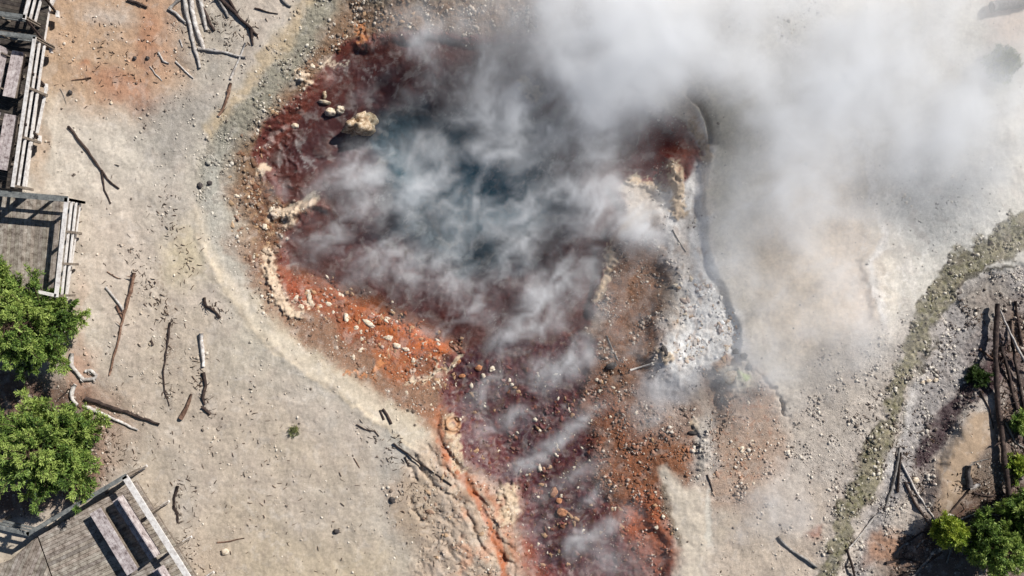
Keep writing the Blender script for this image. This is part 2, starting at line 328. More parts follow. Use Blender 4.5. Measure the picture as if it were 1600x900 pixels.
mix(0.85*area([(1540,660),(1600,600),(1700,600),(1700,760),(1560,800),(1480,860),(1440,840),(1470,720)], 14), alb(124,104,92), 0.7)
mix(0.95*area([(1482,696),(1518,655),(1552,645),(1540,700),(1512,775),(1480,806),(1456,798),(1466,745)], 10), alb(184,160,134), 0.05)
mix(0.95*line([(1640,520),(1590,545),(1545,580),(1515,610),(1480,650),(1462,680),(1446,722)], 16, 0.35, 1), alb(62,38,44), 0.8, 0.6)
mix(0.7*blob(1570,560,45,45), alb(80,54,54), 0.7, 0.3); mix(0.6*blob(1590,520,12,30), alb(176,140,96))
mix(0.85*area([(1420,830),(1480,800),(1530,760),(1560,770),(1700,760),(1700,1000),(1360,1000),(1390,880)], 18), alb(98,74,60), 0.85)
mix(0.8*blob(1385,860,34,24,40), alb(170,126,96), 0.4); mix(0.7*blob(1545,750,24,30), alb(120,104,88), 0.9)
mix(0.85*area([(1568,590),(1700,560),(1700,800),(1575,790)], 14), alb(106,86,78), 0.85)
mix(0.6*area([(1560,470),(1700,440),(1700,600),(1570,600)], 14), alb(110,92,84), 0.9)
mix(0.6*line([(1440,600),(1410,680),(1384,750)], 7, 0.9, 1), alb(206,202,198), 1.0)
mix(0.6*blob(1450,765,26,30), alb(120,104,100), 0.9)
rill = np.exp(-(perlin(U1/55+0.2*n_sm, V1/95, 501)/0.028)**2)*sst(-0.1, 0.3, n_big+0.5*n_mid)
mix(0.30*rill*sst(0.6, 0.2, G), alb(226,218,208)); rill2 = np.exp(-(perlin(U1/42+7+0.2*n_sm, V1/60, 511)/0.022)**2)*sst(0, 0.3, n_mid-n_big)
mix(0.28*rill2*sst(0.6, 0.2, G), alb(150,134,122)); mix(0.22*sst(0.15, 0.5, fbm(U1/24, V1/24, 521, 4)), alb(168,152,140)); mix(0.18*sst(0.15, 0.5, fbm(U1/18, V1/18, 531, 4)), alb(228,220,210))
# stain speckle common to all ground
C *= (1+0.13*n_mid+(0.07+0.10*G)*n_sm+(0.05+0.16*G)*n_ti)[..., None]
dbrown = np.clip(ldist([(240,410),(262,480),(272,520),(262,560)], U1, V1), 0, 99)
mix(0.5*sst(14,4,dbrown)*sst(-0.1,0.4,n_ti), alb(130,108,92))
fz = far[..., None]; C = C*(1-fz)+np.array(alb(200,188,172))*fz; G = G*(1-far)+0.3*far; W = W*(1-far)
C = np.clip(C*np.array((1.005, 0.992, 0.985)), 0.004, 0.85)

ny, nx = X.shape
me = bpy.data.meshes.new("ground")
co = np.stack([X, Y, Z], -1).reshape(-1, 3).astype(np.float32)
idx = np.arange(nx*ny).reshape(ny, nx)
quads = np.stack([idx[:-1, :-1], idx[:-1, 1:], idx[1:, 1:], idx[1:, :-1]], -1).reshape(-1, 4)
me.vertices.add(len(co)); me.vertices.foreach_set("co", co.ravel())
me.loops.add(quads.size); me.loops.foreach_set("vertex_index", quads.ravel().astype(np.int32))
me.polygons.add(len(quads)); me.polygons.foreach_set("loop_start", np.arange(0, quads.size, 4, dtype=np.int32))
me.update(calc_edges=True)
me.polygons.foreach_set("use_smooth", np.ones(len(quads), bool))
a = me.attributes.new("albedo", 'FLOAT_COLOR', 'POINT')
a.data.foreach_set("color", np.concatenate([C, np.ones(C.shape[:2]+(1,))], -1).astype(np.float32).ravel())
a = me.attributes.new("gravel", 'FLOAT', 'POINT'); a.data.foreach_set("value", G.astype(np.float32).ravel())
a = me.attributes.new("wet", 'FLOAT', 'POINT'); a.data.foreach_set("value", W.astype(np.float32).ravel())
ground = bpy.data.objects.new("ground", me); COL.objects.link(ground)
ground["kind"] = "structure"; ground["label"] = "pale sinter ground with pebbles, rust stains and a hot spring basin"; ground["category"] = "ground"

# ------------------------------------------------------------------ materials
class NG:
    def __init__(s, name):
        s.m = bpy.data.materials.new(name); s.m.use_nodes = True; s.t = s.m.node_tree; s.t.nodes.clear()
        s.out = s.n("ShaderNodeOutputMaterial")
    def n(s, t, **k):
        x = s.t.nodes.new(t)
        for a, b in k.items(): setattr(x, a, b)
        return x
    def l(s, a, b): s.t.links.new(a, b)
    def val(s, sock, v):
        if hasattr(v, "is_linked") or hasattr(v, "links"): s.l(v, sock)
        else: sock.default_value = v
    def math(s, op, a, b=0.5, c=None, clamp=False):
        x = s.n("ShaderNodeMath", operation=op); x.use_clamp = clamp
        s.val(x.inputs[0], a); s.val(x.inputs[1], b)
        if c is not None: s.val(x.inputs[2], c)
        return x.outputs[0]
    def ramp(s, v, a, b, c=0.0, d=1.0):
        x = s.n("ShaderNodeMapRange", interpolation_type='SMOOTHSTEP')
        s.val(x.inputs[0], v)
        for i, q in enumerate((a, b, c, d)): s.val(x.inputs[i+1], q)
        return x.outputs[0]
    def mix(s, f, a, b, mode='MIX'):
        x = s.n("ShaderNodeMix", data_type='RGBA', blend_type=mode)
        s.val(x.inputs[0], f); s.val(x.inputs[6], a); s.val(x.inputs[7], b)
        return x.outputs[2]
    def noise(s, scale, detail=3, rough=0.5, vec=None, out=0, dist=0):
        x = s.n("ShaderNodeTexNoise"); x.inputs["Scale"].default_value = scale; x.inputs["Detail"].default_value = detail
        x.inputs["Roughness"].default_value = rough; x.inputs["Distortion"].default_value = dist
        if vec is not None: s.l(vec, x.inputs["Vector"])
        return x.outputs[out]
def c4(c): return (float(c[0]), float(c[1]), float(c[2]), 1.0)

def ground_material():
    g = NG("sinter_ground")
    pos = g.n("ShaderNodeNewGeometry").outputs["Position"]
    A = g.n("ShaderNodeAttribute", attribute_name="albedo").outputs["Color"]
    GR = g.n("ShaderNodeAttribute", attribute_name="gravel").outputs["Fac"]
    WT = g.n("ShaderNodeAttribute", attribute_name="wet").outputs["Fac"]
    n1 = g.noise(9, 5, 0.65, pos); n2 = g.noise(34, 3, 0.6, pos); n3 = g.noise(2.2, 4, 0.6, pos)
    fac = g.math('ADD', g.ramp(n1, 0.3, 0.7, 0.90, 1.09), g.math('ADD', g.math('MULTIPLY', g.ramp(n2, 0.3, 0.7, -0.2, 0.2), g.ramp(GR, 0, 0.8, 0.3, 1.0)), g.ramp(n3, 0.3, 0.7, -0.07, 0.07)))
    comb = g.n("ShaderNodeCombineXYZ")
    for i in range(3): g.l(fac, comb.inputs[i])
    col = g.mix(1.0, A, comb.outputs[0], 'MULTIPLY')
    def pebbles(scale, thr_lo, thr_hi, ca, cb, amt):
        v = g.n("ShaderNodeTexVoronoi", feature='F1'); v.inputs["Scale"].default_value = scale; g.l(pos, v.inputs["Vector"])
        v.inputs["Randomness"].default_value = 1
        sep = g.n("ShaderNodeSeparateColor"); g.l(v.outputs["Color"], sep.inputs[0])
        pick = g.ramp(g.math('ADD', sep.outputs[0], g.math('MULTIPLY', GR, 0.3)), thr_lo, thr_hi)
        rad = g.math('MULTIPLY', sep.outputs[2], 0.3); rad = g.math('ADD', rad, 0.12)
        body = g.ramp(g.math('SUBTRACT', v.outputs["Distance"], rad), 0.06, -0.03)
        m = g.math('MULTIPLY', g.math('MULTIPLY', pick, body), g.math('MULTIPLY', g.ramp(GR, 0.05, 0.9), amt), clamp=True)
        return m, g.mix(sep.outputs[1], ca, cb), body, pick
    m1, c1, b1, k1 = pebbles(16, 0.9, 1.0, c4(alb(235,225,210)), c4(alb(120,105,95)), 0.9)
    m2, c2, b2, k2 = pebbles(27, 0.85, 0.95, c4(alb(215,205,190)), c4(alb(90,78,70)), 0.8)
    c2b = g.mix(0.55, A, c2); c1b = g.mix(0.35, A, c1)
    col = g.mix(m2, col, c2b); col = g.mix(m1, col, c1b)
    p = g.n("ShaderNodeBsdfPrincipled"); g.l(col, p.inputs["Base Color"])
    g.l(g.ramp(WT, 0, 1, 0.9, 0.38), p.inputs["Roughness"]); p.inputs["Specular IOR Level"].default_value = 0.35
    hgt = g.math('ADD', g.math('MULTIPLY', n1, 0.7), g.math('MULTIPLY', n2, 0.35))
    hgt = g.math('ADD', hgt, g.math('MULTIPLY', m1, 0.6)); hgt = g.math('ADD', hgt, g.math('MULTIPLY', m2, 0.3))
    bp = g.n("ShaderNodeBump"); bp.inputs["Distance"].default_value = 0.06; g.l(hgt, bp.inputs["Height"])
    g.l(g.ramp(GR, 0, 1, 0.30, 1.0), bp.inputs["Strength"]); g.l(bp.outputs[0], p.inputs["Normal"])
    g.l(p.outputs[0], g.out.inputs[0]); return g.m
me.materials.append(ground_material())

def simple(name, stops, rough=0.85, scale=6, stretch=None, bump=0.3, bdist=0.02, spec=0.3, attr=None, rand=0.0, coord="Object"):
    """noise-mottled surface; stops: (dark, mid, light) albedos"""
    g = NG(name)
    tc = g.n("ShaderNodeTexCoord").outputs[coord]
    vec = tc
    if stretch:
        mp = g.n("ShaderNodeMapping"); mp.inputs["Scale"].default_value = stretch; g.l(tc, mp.inputs[0]); vec = mp.outputs[0]
    n1 = g.noise(scale, 5, 0.65, vec); n2 = g.noise(scale*4.3, 3, 0.6, vec)
    f = g.math('ADD', g.math('MULTIPLY', n1, 0.7), g.math('MULTIPLY', n2, 0.3))
    col = g.mix(g.ramp(f, 0.36, 0.52), c4(stops[0]), c4(stops[1])); col = g.mix(g.ramp(f, 0.5, 0.66), col, c4(stops[2]))
    if attr:
        at = g.n("ShaderNodeAttribute", attribute_name=attr).outputs["Color"]
        col = g.mix(1.0, col, at, 'MULTIPLY')
    if rand:
        oi = g.n("ShaderNodeObjectInfo").outputs["Random"]
        hs = g.n("ShaderNodeHueSaturation"); g.l(col, hs.inputs["Color"]); g.l(g.ramp(oi, 0, 1, 1-rand, 1+rand), hs.inputs["Value"]); col = hs.outputs[0]
    p = g.n("ShaderNodeBsdfPrincipled"); g.l(col, p.inputs["Base Color"]); p.inputs["Roughness"].default_value = rough
    p.inputs["Specular IOR Level"].default_value = spec
    if bump:
        bp = g.n("ShaderNodeBump"); bp.inputs["Distance"].default_value = bdist; bp.inputs["Strength"].default_value = bump
        g.l(f, bp.inputs["Height"]); g.l(bp.outputs[0], p.inputs["Normal"])
    g.l(p.outputs[0], g.out.inputs[0]); return g.m
M = {}
M['deck'] = simple("weathered_decking", (alb(110,98,88), alb(164,152,140), alb(200,190,178)), 0.85, 5, (1,1,1), 0.4, 0.01, attr="tone")
M['deck_shaded'] = simple("shaded_decking", (alb(52,46,44), alb(80,72,66), alb(108,100,92)), 0.85, 5, None, 0.4, 0.01, attr="tone")  # shade of the upper left boardwalk put into the plank colour
M['rail'] = simple("pale_rail_wood", (alb(190,182,176), alb(232,226,220), alb(250,248,244)), 0.8, 7, None, 0.3, 0.01)
M['rail_grey'] = simple("grey_rail_wood", (alb(84,86,86), alb(120,122,120), alb(156,156,150)), 0.85, 7, None, 0.3, 0.01)
M['post'] = simple("post_wood", (alb(90,80,72), alb(128,116,104), alb(160,148,134)), 0.85, 7, None, 0.3, 0.01)
M['bench'] = simple("bench_wood", (alb(120,106,104), alb(188,176,174), alb(220,212,208)), 0.8, 5, None, 0.4, 0.01, attr="tone")
M['wood_dark'] = simple("charred_and_shaded_wood", (alb(40,32,30), alb(62,50,46), alb(96,80,70)), 0.9, 9, None, 0.6, 0.01, rand=0.25)
M['wood_brown'] = simple("brown_deadwood", (alb(84,62,52), alb(120,92,76), alb(160,132,112)), 0.9, 9, None, 0.6, 0.01, rand=0.2)
M['wood_pale'] = simple("bleached_deadwood", (alb(140,128,120), alb(196,188,180), alb(232,228,222)), 0.85, 9, None, 0.6, 0.01, rand=0.15)
M['wood_grey'] = simple("grey_deadwood", (alb(96,90,86), alb(140,134,128), alb(180,174,168)), 0.85, 9, None, 0.6, 0.01, rand=0.15)
M['stone_pale'] = simple("pale_sinter_stone", (alb(176,148,118), alb(226,208,182), alb(246,236,220)), 0.85, 10, None, 0.8, 0.02, rand=0.08)
M['stone_tan'] = simple("tan_travertine_stone", (alb(116,88,66), alb(190,166,136), alb(232,216,194)), 0.85, 6, None, 0.9, 0.03, rand=0.08)
M['stone_brown'] = simple("rust_stained_stone", (alb(120,70,46), alb(176,120,84), alb(206,156,118)), 0.85, 10, None, 0.7, 0.02, rand=0.1)
M['stone_dark'] = simple("dark_stone", (alb(44,40,40), alb(74,68,66), alb(110,104,100)), 0.8, 10, None, 0.7, 0.02, rand=0.15)
M['gravel'] = simple("mixed_gravel", ((0.75,0.75,0.75), (1,1,1), (1.15,1.15,1.15)), 0.85, 20, None, 0.4, 0.01, attr="tone")
M['bark'] = simple("pine_bark", (alb(52,40,34), alb(84,66,54), alb(116,94,78)), 0.9, 8, (1,1,0.3), 0.7, 0.03)

def leaf_material(name, ca, cb, cc):
    g = NG(name)
    at = g.n("ShaderNodeAttribute", attribute_name="tone").outputs["Fac"]
    col = g.mix(g.ramp(at, 0.0, 0.55), c4(ca), c4(cb)); col = g.mix(g.ramp(at, 0.5, 1.0), col, c4(cc))
    p = g.n("ShaderNodeBsdfPrincipled"); g.l(col, p.inputs["Base Color"]); p.inputs["Roughness"].default_value = 0.55
    p.inputs["Specular IOR Level"].default_value = 0.35
    tr = g.n("ShaderNodeBsdfTranslucent"); g.l(col, tr.inputs[0])
    mx = g.n("ShaderNodeMixShader"); mx.inputs[0].default_value = 0.25
    g.l(p.outputs[0], mx.inputs[1]); g.l(tr.outputs[0], mx.inputs[2]); g.l(mx.outputs[0], g.out.inputs[0]); return g.m
M['needles'] = leaf_material("pine_needles", (0.04,0.08,0.02), (0.16,0.26,0.05), (0.38,0.47,0.12))
M['needles_y'] = leaf_material("yellow_green_needles", (0.08,0.12,0.02), (0.22,0.32,0.04), (0.42,0.48,0.07))
M['needles_d'] = leaf_material("dark_needles", (0.015,0.03,0.01), (0.035,0.065,0.015), (0.08,0.13,0.03))
M['herb'] = leaf_material("dull_grass", (0.10,0.12,0.05), (0.2,0.22,0.09), (0.34,0.35,0.14))

# ------------------------------------------------------------------ water
def water_material():
    g = NG("hot_spring_water")
    pos = g.n("ShaderNodeNewGeometry").outputs["Position"]
    n = g.noise(7, 3, 0.6, pos)
    bp = g.n("ShaderNodeBump"); bp.inputs["Distance"].default_value = 0.02; bp.inputs["Strength"].default_value = 0.35; g.l(n, bp.inputs["Height"])
    fr = g.n("ShaderNodeFresnel"); g.l(g.ramp(g.n("ShaderNodeNewGeometry").outputs["Backfacing"], 0, 1, 1.33, 0.752), fr.inputs["IOR"]); g.l(bp.outputs[0], fr.inputs["Normal"])
    tr = g.n("ShaderNodeBsdfTransparent"); tr.inputs[0].default_value = (0.84, 0.88, 0.90, 1)
    gl = g.n("ShaderNodeBsdfGlossy"); gl.inputs["Roughness"].default_value = 0.12; g.l(bp.outputs[0], gl.inputs["Normal"])
    mx = g.n("ShaderNodeMixShader"); g.l(fr.outputs[0], mx.inputs[0]); g.l(tr.outputs[0], mx.inputs[1]); g.l(gl.outputs[0], mx.inputs[2])
    g.l(mx.outputs[0], g.out.inputs[0]); return g.m
def PW(u, v, z=0.0):
    """world point at height z whose place in the plan is (u, v) ground units seen from the flying height"""
    s = K*(H-z)/H
    return Vector(((u-800)*s, (450-v)*s, z))
def mesh_obj(name, verts, faces, mat=None, parent=None, smooth=False):
    m = bpy.data.meshes.new(name); m.from_pydata([tuple(v) for v in verts], [], faces); m.update()
    if smooth: m.polygons.foreach_set("use_smooth", np.ones(len(m.polygons), bool))
    o = bpy.data.objects.new(name, m); COL.objects.link(o)
    if mat: m.materials.append(mat)
    if parent: o.parent = parent
    return o
WATER = -1.0
wp = [(400,20),(1100,20),(1110,600),(1100,1100),(700,1100),(640,600),(380,460)]
wo = mesh_obj("water", [PW(u, v, WATER) for u, v in wp], [tuple(reversed(range(len(wp))))], water_material())
wo["kind"] = "structure"; wo["label"] = "dark steaming water of the hot spring"

# ------------------------------------------------------------------ mesh building helpers
class MB:
    def __init__(s): s.v = []; s.f = []; s.tone = []
    def prism(s, poly, z0, z1, tone=1.0):
        n = len(poly); b = len(s.v)
        s.v += [(x, y, z0) for x, y in poly]+[(x, y, z1) for x, y in poly]
        s.f += [tuple(b+n+i for i in range(n)), tuple(b+i for i in reversed(range(n)))]
        s.f += [(b+i, b+(i+1) % n, b+n+(i+1) % n, b+n+i) for i in range(n)]
        s.tone += [tone]*(2+n)
    def beam(s, p, q, w, h, tone=1.0, up=Vector((0,0,1)), jit=0.0):
        p = Vector(p); q = Vector(q); d = (q-p).normalized()
        if abs(d.z) > 0.95: up = Vector((0,1,0))
        sx = d.cross(up).normalized(); uz = sx.cross(d).normalized()
        b = len(s.v)
        for e in (p, q):
            for a, c in ((-1,-1),(1,-1),(1,1),(-1,1)):
                s.v.append(tuple(e+sx*a*w/2+uz*c*h/2))
        s.f += [(b+3,b+2,b+1,b), (b+4,b+5,b+6,b+7), (b,b+1,b+5,b+4), (b+1,b+2,b+6,b+5), (b+2,b+3,b+7,b+6), (b+3,b,b+4,b+7)]
        s.tone += [tone]*6
    def tube(s, pts, rads, n=7, rng=None, jit=0.0, tone=1.0):
        b = len(s.v); P = [Vector(p) for p in pts]
        for i, p in enumerate(P):
            d = (P[min(i+1, len(P)-1)]-P[max(i-1, 0)]).normalized()
            a = d.cross(Vector((0.13,0.21,1))).normalized(); c = a.cross(d)
            for k in range(n):
                t = 2*math.pi*k/n; r = rads[i]*(1+(rng.uniform(-jit, jit) if rng else 0))
                s.v.append(tuple(p+(a*math.cos(t)+c*math.sin(t))*r))
        for i in range(len(P)-1):
            for k in range(n):
                s.f.append((b+i*n+k, b+i*n+(k+1) % n, b+(i+1)*n+(k+1) % n, b+(i+1)*n+k)); s.tone.append(tone)
        s.f.append(tuple(b+k for k in range(n))); s.f.append(tuple(b+(len(P)-1)*n+k for k in reversed(range(n)))); s.tone += [tone]*2
    def build(s, name, mat, parent=None, smooth=False):
        o = mesh_obj(name, s.v, s.f, mat, None, smooth)
        a = o.data.attributes.new("tone", 'FLOAT_COLOR', 'FACE')
        t = np.ones((len(s.f), 4), np.float32)
        tt = np.array([x if isinstance(x, (tuple, list, np.ndarray)) else (x, x, x) for x in s.tone], np.float32)
        t[:, :3] = tt; a.data.foreach_set("color", t.ravel())
        if parent:
            o.parent = parent; o.matrix_parent_inverse = Matrix.Translation(-parent.location)
        return o
def thing(name, label, cat, loc, group=None):
    o = bpy.data.objects.new(name, None); COL.objects.link(o); o.location = loc; o.empty_display_size = 0.2
    o["label"] = label; o["category"] = cat
    if group: o["group"] = group
    return o
def tag(o, label, cat, group=None, kind=None):
    o["label"] = label; o["category"] = cat
    if group: o["group"] = group
    if kind: o["kind"] = kind
    return o
def recentre(o, c):
    """put the origin of a mesh at c"""
    o.data.transform(Matrix.Translation(-Vector(c))); o.location = c; return o

# ------------------------------------------------------------------ boardwalk platforms
def clip(poly, a, b, c):               # keep a*x+b*y <= c
    o = []
    for i in range(len(poly)):
        p, q = poly[i], poly[(i+1) % len(poly)]
        dp = a*p[0]+b*p[1]-c; dq = a*q[0]+b*q[1]-c
        if dp <= 0: o.append(p)
        if (dp < 0) != (dq < 0) and dp != dq:
            t = dp/(dp-dq); o.append((p[0]+t*(q[0]-p[0]), p[1]+t*(q[1]-p[1])))
    return o
def planks(mb, poly, ang, z, wd, gap, th, rng):
    a, b = -math.sin(ang), math.cos(ang)
    ds = [a*x+b*y for x, y in poly]; d = min(ds); hi = max(ds)
    while d < hi:
        q = clip(clip(poly, a, b, d+wd-gap), -a, -b, -d)
        if len(q) > 2:
            dz = rng.uniform(-0.004, 0.004)
            t = rng.uniform(0.72, 1.18)
            mb.prism(q, z-th+dz, z+dz, (t*rng.uniform(.97,1.03), t, t*rng.uniform(0.94,1.02)))
        d += wd
def ccw(poly):
    s = sum(p[0]*q[1]-q[0]*p[1] for p, q in zip(poly, poly[1:]+poly[:1]))
    return poly if s > 0 else poly[::-1]
def railing(root, pts, z, rh, posts_mat, cap_mat, step=1.6, lean=None, cap_w=0.16, cap_t=0.05, mids=(0.62, 0.30), out=0.0, outw=None, fixed=None):
    """pts: deck-edge points (u,v) in plan at deck height; the cap follows them"""
    P = [PW(u, v, z) for u, v in pts]
    for i in range(len(P)-1):
        p, q = P[i], P[i+1]; d = (q-p).normalized(); nrm = Vector((d.y, -d.x, 0))
        c = MB(); c.beam(p+Vector((0,0,rh))-d*0.04, q+Vector((0,0,rh))+d*0.04, cap_w, cap_t); c.build("rail_cap", cap_mat, root)
        for m in mids:
            c = MB(); c.beam(p+Vector((0,0,rh*m)), q+Vector((0,0,rh*m)), 0.05, 0.10); c.build("middle_rail", cap_mat, root)
        L = (q-p).length; n = max(1, round(L/step))
        for k in range(n+1 if i == len(P)-2 else n):
            b = p+(q-p)*(k/n)+nrm*0.03
            c = MB(); c.beam(b+Vector((0,0,-0.25)), b+Vector((0,0,rh-0.03)), 0.10, 0.10); c.build("post", posts_mat, root)
            if out and (k > 0 or i == 0):
                e = b+nrm*out
                c = MB(); c.beam(b+Vector((0,0,-0.2))-nrm*0.3, e+Vector((0,0,-0.2)), 0.09, 0.12); o = c.build("outrigger", cap_mat, root)
                c = MB(); c.beam(e+Vector((0,0,-0.13))-nrm*0.05, b+Vector((0,0,rh-0.12)), 0.06, 0.09); c.build("brace", posts_mat, root)
def bench(u, v, z, ang, L, wd, label, group, back=False, hgt=0.45, side=1):
    """u, v: plan centre of the seat at seat height"""
    c = PW(u, v, z+hgt); d = Vector((math.cos(ang), math.sin(ang), 0)); n = Vector((-d.y, d.x, 0))*side
    root = thing("bench", label, "bench", (c.x, c.y, z), group)
    rng = random.Random(int(u*7+v))
    m = MB(); k = 3; bw = wd/k
    for i in range(k):
        o_ = n*(-wd/2+bw*(i+0.5)); t = rng.uniform(0.85, 1.1)
        m.beam(c-d*L/2+o_, c+d*L/2+o_, bw-0.012, 0.05, (t, t, t))
    m.build("seat", M['bench'], root)
    for s in (-1, 0, 1):
        m = MB(); p = c+d*(s*(L/2-0.25)); p = Vector((p.x, p.y, 0))
        m.beam(p+Vector((0,0,z)), p+Vector((0,0,z+hgt-0.03)), wd*0.82, 0.10); m.build("leg", M['post'], root)
    m = MB()
    for s in (-1, 1):
        m.beam(c-d*(L/2-0.03)+n*s*(wd/2-0.03)-Vector((0,0,0.12)), c+d*(L/2-0.03)+n*s*(wd/2-0.03)-Vector((0,0,0.12)), 0.04, 0.16)
    m.build("apron", M['post'], root)
    if back:
        m = MB(); o_ = n*(wd/2+0.12)
        for hz in (0.16, 0.33, 0.5):
            m.beam(c-d*L/2+o_+Vector((0,0,hz)), c+d*L/2+o_+Vector((0,0,hz)), 0.045, 0.15)
        m.build("backrest", M['bench'], root)
        for s in (-1, 1):
            m = MB(); p = c+d*(s*(L/2-0.25))+n*(wd/2+0.06)
            m.beam(Vector((p.x, p.y, z)), Vector((p.x, p.y, z+hgt+0.5)), 0.07, 0.05); m.build("back_post", M['post'], root)
    return root
rng = random.Random(5)

# --- lower left platform
z1 = 0.35
rt = thing("viewing_deck", "weathered viewing deck in the lower left corner with two long benches", "deck", PW(120, 860, 0))
D1 = [(42,835),(205,748),(330,955),(-60,1000),(-80,905),(18,872)]
w1 = ccw([tuple(PW(u, v, z1)[:2]) for u, v in [(60,838),(212,752),(345,965),(120,1010)]])
w2 = ccw([tuple(PW(u, v, z1)[:2]) for u, v in [(22,872),(58,841),(118,1012),(-60,1040),(-60,905)]])
m = MB(); planks(m, w1, math.atan2(0.47, 1), z1, 0.14, 0.012, 0.04, rng); planks(m, w2, math.atan2(1, 0.42), z1, 0.14, 0.012, 0.04, rng)
m.build("decking", M['deck'], rt)
m = MB()
for (a0, b0), (a1, b1) in [((60,838),(212,752)), ((212,752),(345,965)), ((22,872),(60,838))]:
    m.beam(PW(a0, b0, z1-0.16), PW(a1, b1, z1-0.16), 0.05, 0.22)
for k in range(6):
    m.beam(PW(80+26*k, 835-15*k, z1-0.14), PW(180+28*k, 1010-8*k, z1-0.14), 0.06, 0.16)
m.build("deck_frame", M['post'], rt)
def rail_run(root, caps, z, rh, capmat, capw, posts_n, out=0.0, mids=(0.6,0.3), postm=None, capt=0.05, tone=1.0):
    """caps: plan points of the cap seen at cap height"""
    T = z+rh; C_ = [PW(u, v, T) for u, v in caps]
    for i in range(len(C_)-1):
        p, q = C_[i], C_[i+1]; d = (q-p).normalized(); nrm = Vector((d.y, -d.x, 0))
        c = MB(); c.beam(p-d*0.05, q+d*0.05, capw, capt); c.build("rail_cap", capmat, root)
        for mm in mids:
            zz = z+rh*mm
            c = MB(); c.beam(Vector((p.x, p.y, zz)), Vector((q.x, q.y, zz)), 0.05, 0.10); c.build("middle_rail", capmat, root)
        for k in range(posts_n[i]+1):
            if k == 0 and i > 0: continue
            b = p+(q-p)*(k/posts_n[i]); 
            c = MB(); c.beam(Vector((b.x, b.y, z-0.3)), Vector((b.x, b.y, T-0.027)), 0.09, 0.09); c.build("post", postm or M['post'], root)
            if out:
                e = b-nrm*out
                c = MB(); c.beam(Vector((b.x, b.y, z-0.13))+nrm*0.3, Vector((e.x, e.y, z-0.13)), 0.09, 0.11); c.build("outrigger", M['rail'], root)
                c = MB(); c.beam(Vector((e.x, e.y, z-0.08))+nrm*0.04, Vector((b.x, b.y, T-0.15)), 0.055, 0.08); c.build("brace", M['post'], root)
rail_run(rt, [(340,975),(196,746)][::-1], z1, 0.95, M['rail'], 0.23, [4], out=0.42, mids=())
rail_run(rt, [(196,744),(44,834),(-70,808)], z1, 0.95, M['rail_grey'], 0.16, [3,2], out=0, mids=(0.6,0.3))
bench(178, 846, z1, math.atan2(-97, 59), 2.75, 0.48, "pale plank bench without back in the middle of the lower left deck", "deck benches")
bench(212, 825, z1, math.atan2(-97, 62), 2.65, 0.40, "pale plank bench with back beside the pale railing of the lower left deck", "deck benches", back=True, side=1)
bench(271, 930, z1, math.atan2(-97, 60), 2.4, 0.40, "plank bench at the bottom edge of the picture on the lower left deck", "deck benches", back=True, side=1)

# --- middle left platform
z2 = 0.55
rt = thing("viewing_deck", "square weathered deck on the left edge behind the upper pine", "deck", PW(40, 390, 0))
w3 = ccw([tuple(PW(u, v, z2)[:2]) for u, v in [(-80,292),(124,318),(102,470),(60,466),(-80,440)]])
m = MB(); planks(m, w3, math.atan2(1, 0.06), z2, 0.15, 0.014, 0.04, rng); m.build("decking", M['deck'], rt)
m = MB()
for (a0, b0), (a1, b1) in [((-80,292),(124,318)), ((124,318),(102,470)), ((102,470),(-80,440))]:
    m.beam(PW(a0, b0, z2-0.16), PW(a1, b1, z2-0.16), 0.05, 0.22)
m.build("deck_frame", M['rail'], rt)
rail_run(rt, [(-70,296),(104,311)], z2, 1.05, M['rail_grey'], 0.22, [4], mids=(0.55,))
rail_run(rt, [(104,311),(88,462)], z2, 1.05, M['rail'], 0.15, [3], out=0.0, mids=(0.62,0.3))
m = MB(); m.beam(PW(88,462,z2+1.05), PW(52,454,z2+1.05), 0.12, 0.05); m.build("rail_cap", M['rail'], rt)
# --- upper left boardwalk
z3 = 0.75
rt = thing("boardwalk", "raised dark boardwalk with outrigger railing along the upper left edge", "boardwalk", PW(20, 140, 0))
w4 = ccw([tuple(PW(u, v, z3)[:2]) for u, v in [(-80,-80),(90,-80),(68,60),(38,296),(-80,288)]])
m = MB(); planks(m, w4, math.atan2(-0.22, 1), z3, 0.15, 0.014, 0.04, rng); m.build("decking", M['deck_shaded'], rt)
m = MB(); m.beam(PW(90,-80,z3-0.14), PW(68,60,z3-0.14), 0.06, 0.24); m.beam(PW(68,60,z3-0.14), PW(38,296,z3-0.14), 0.06, 0.24); m.build("deck_frame", M['herb'] if 0 else M['rail'], rt)
rail_run(rt, [(72,-80),(40,26),(54,60),(20,290)][2:], z3, 1.05, M['rail'], 0.12, [3], out=0, mids=(0.66,0.33))
rail_run(rt, [(66,-80),(38,28)], z3, 1.05, M['rail'], 0.12, [2], out=0, mids=(0.66,0.33))
rail_run(rt, [(-60,12),(38,26)], z3, 1.05, M['rail_grey'], 0.14, [2], mids=(0.62,0.3))
rail_run(rt, [(-60,44),(54,58)], z3, 1.05, M['rail_grey'], 0.14, [2], mids=(0.62,0.3))
for (a0, b0), (a1, b1) in [((86,-4),(60,52)), ((73,136),(58,208)), ((46,243),(33,288))]:
    m = MB(); m.beam(PW(a0, b0, 0.5), PW(a1, b1, 0.5), 0.075, 0.09); m.build("kick_rail", M['rail'], rt)
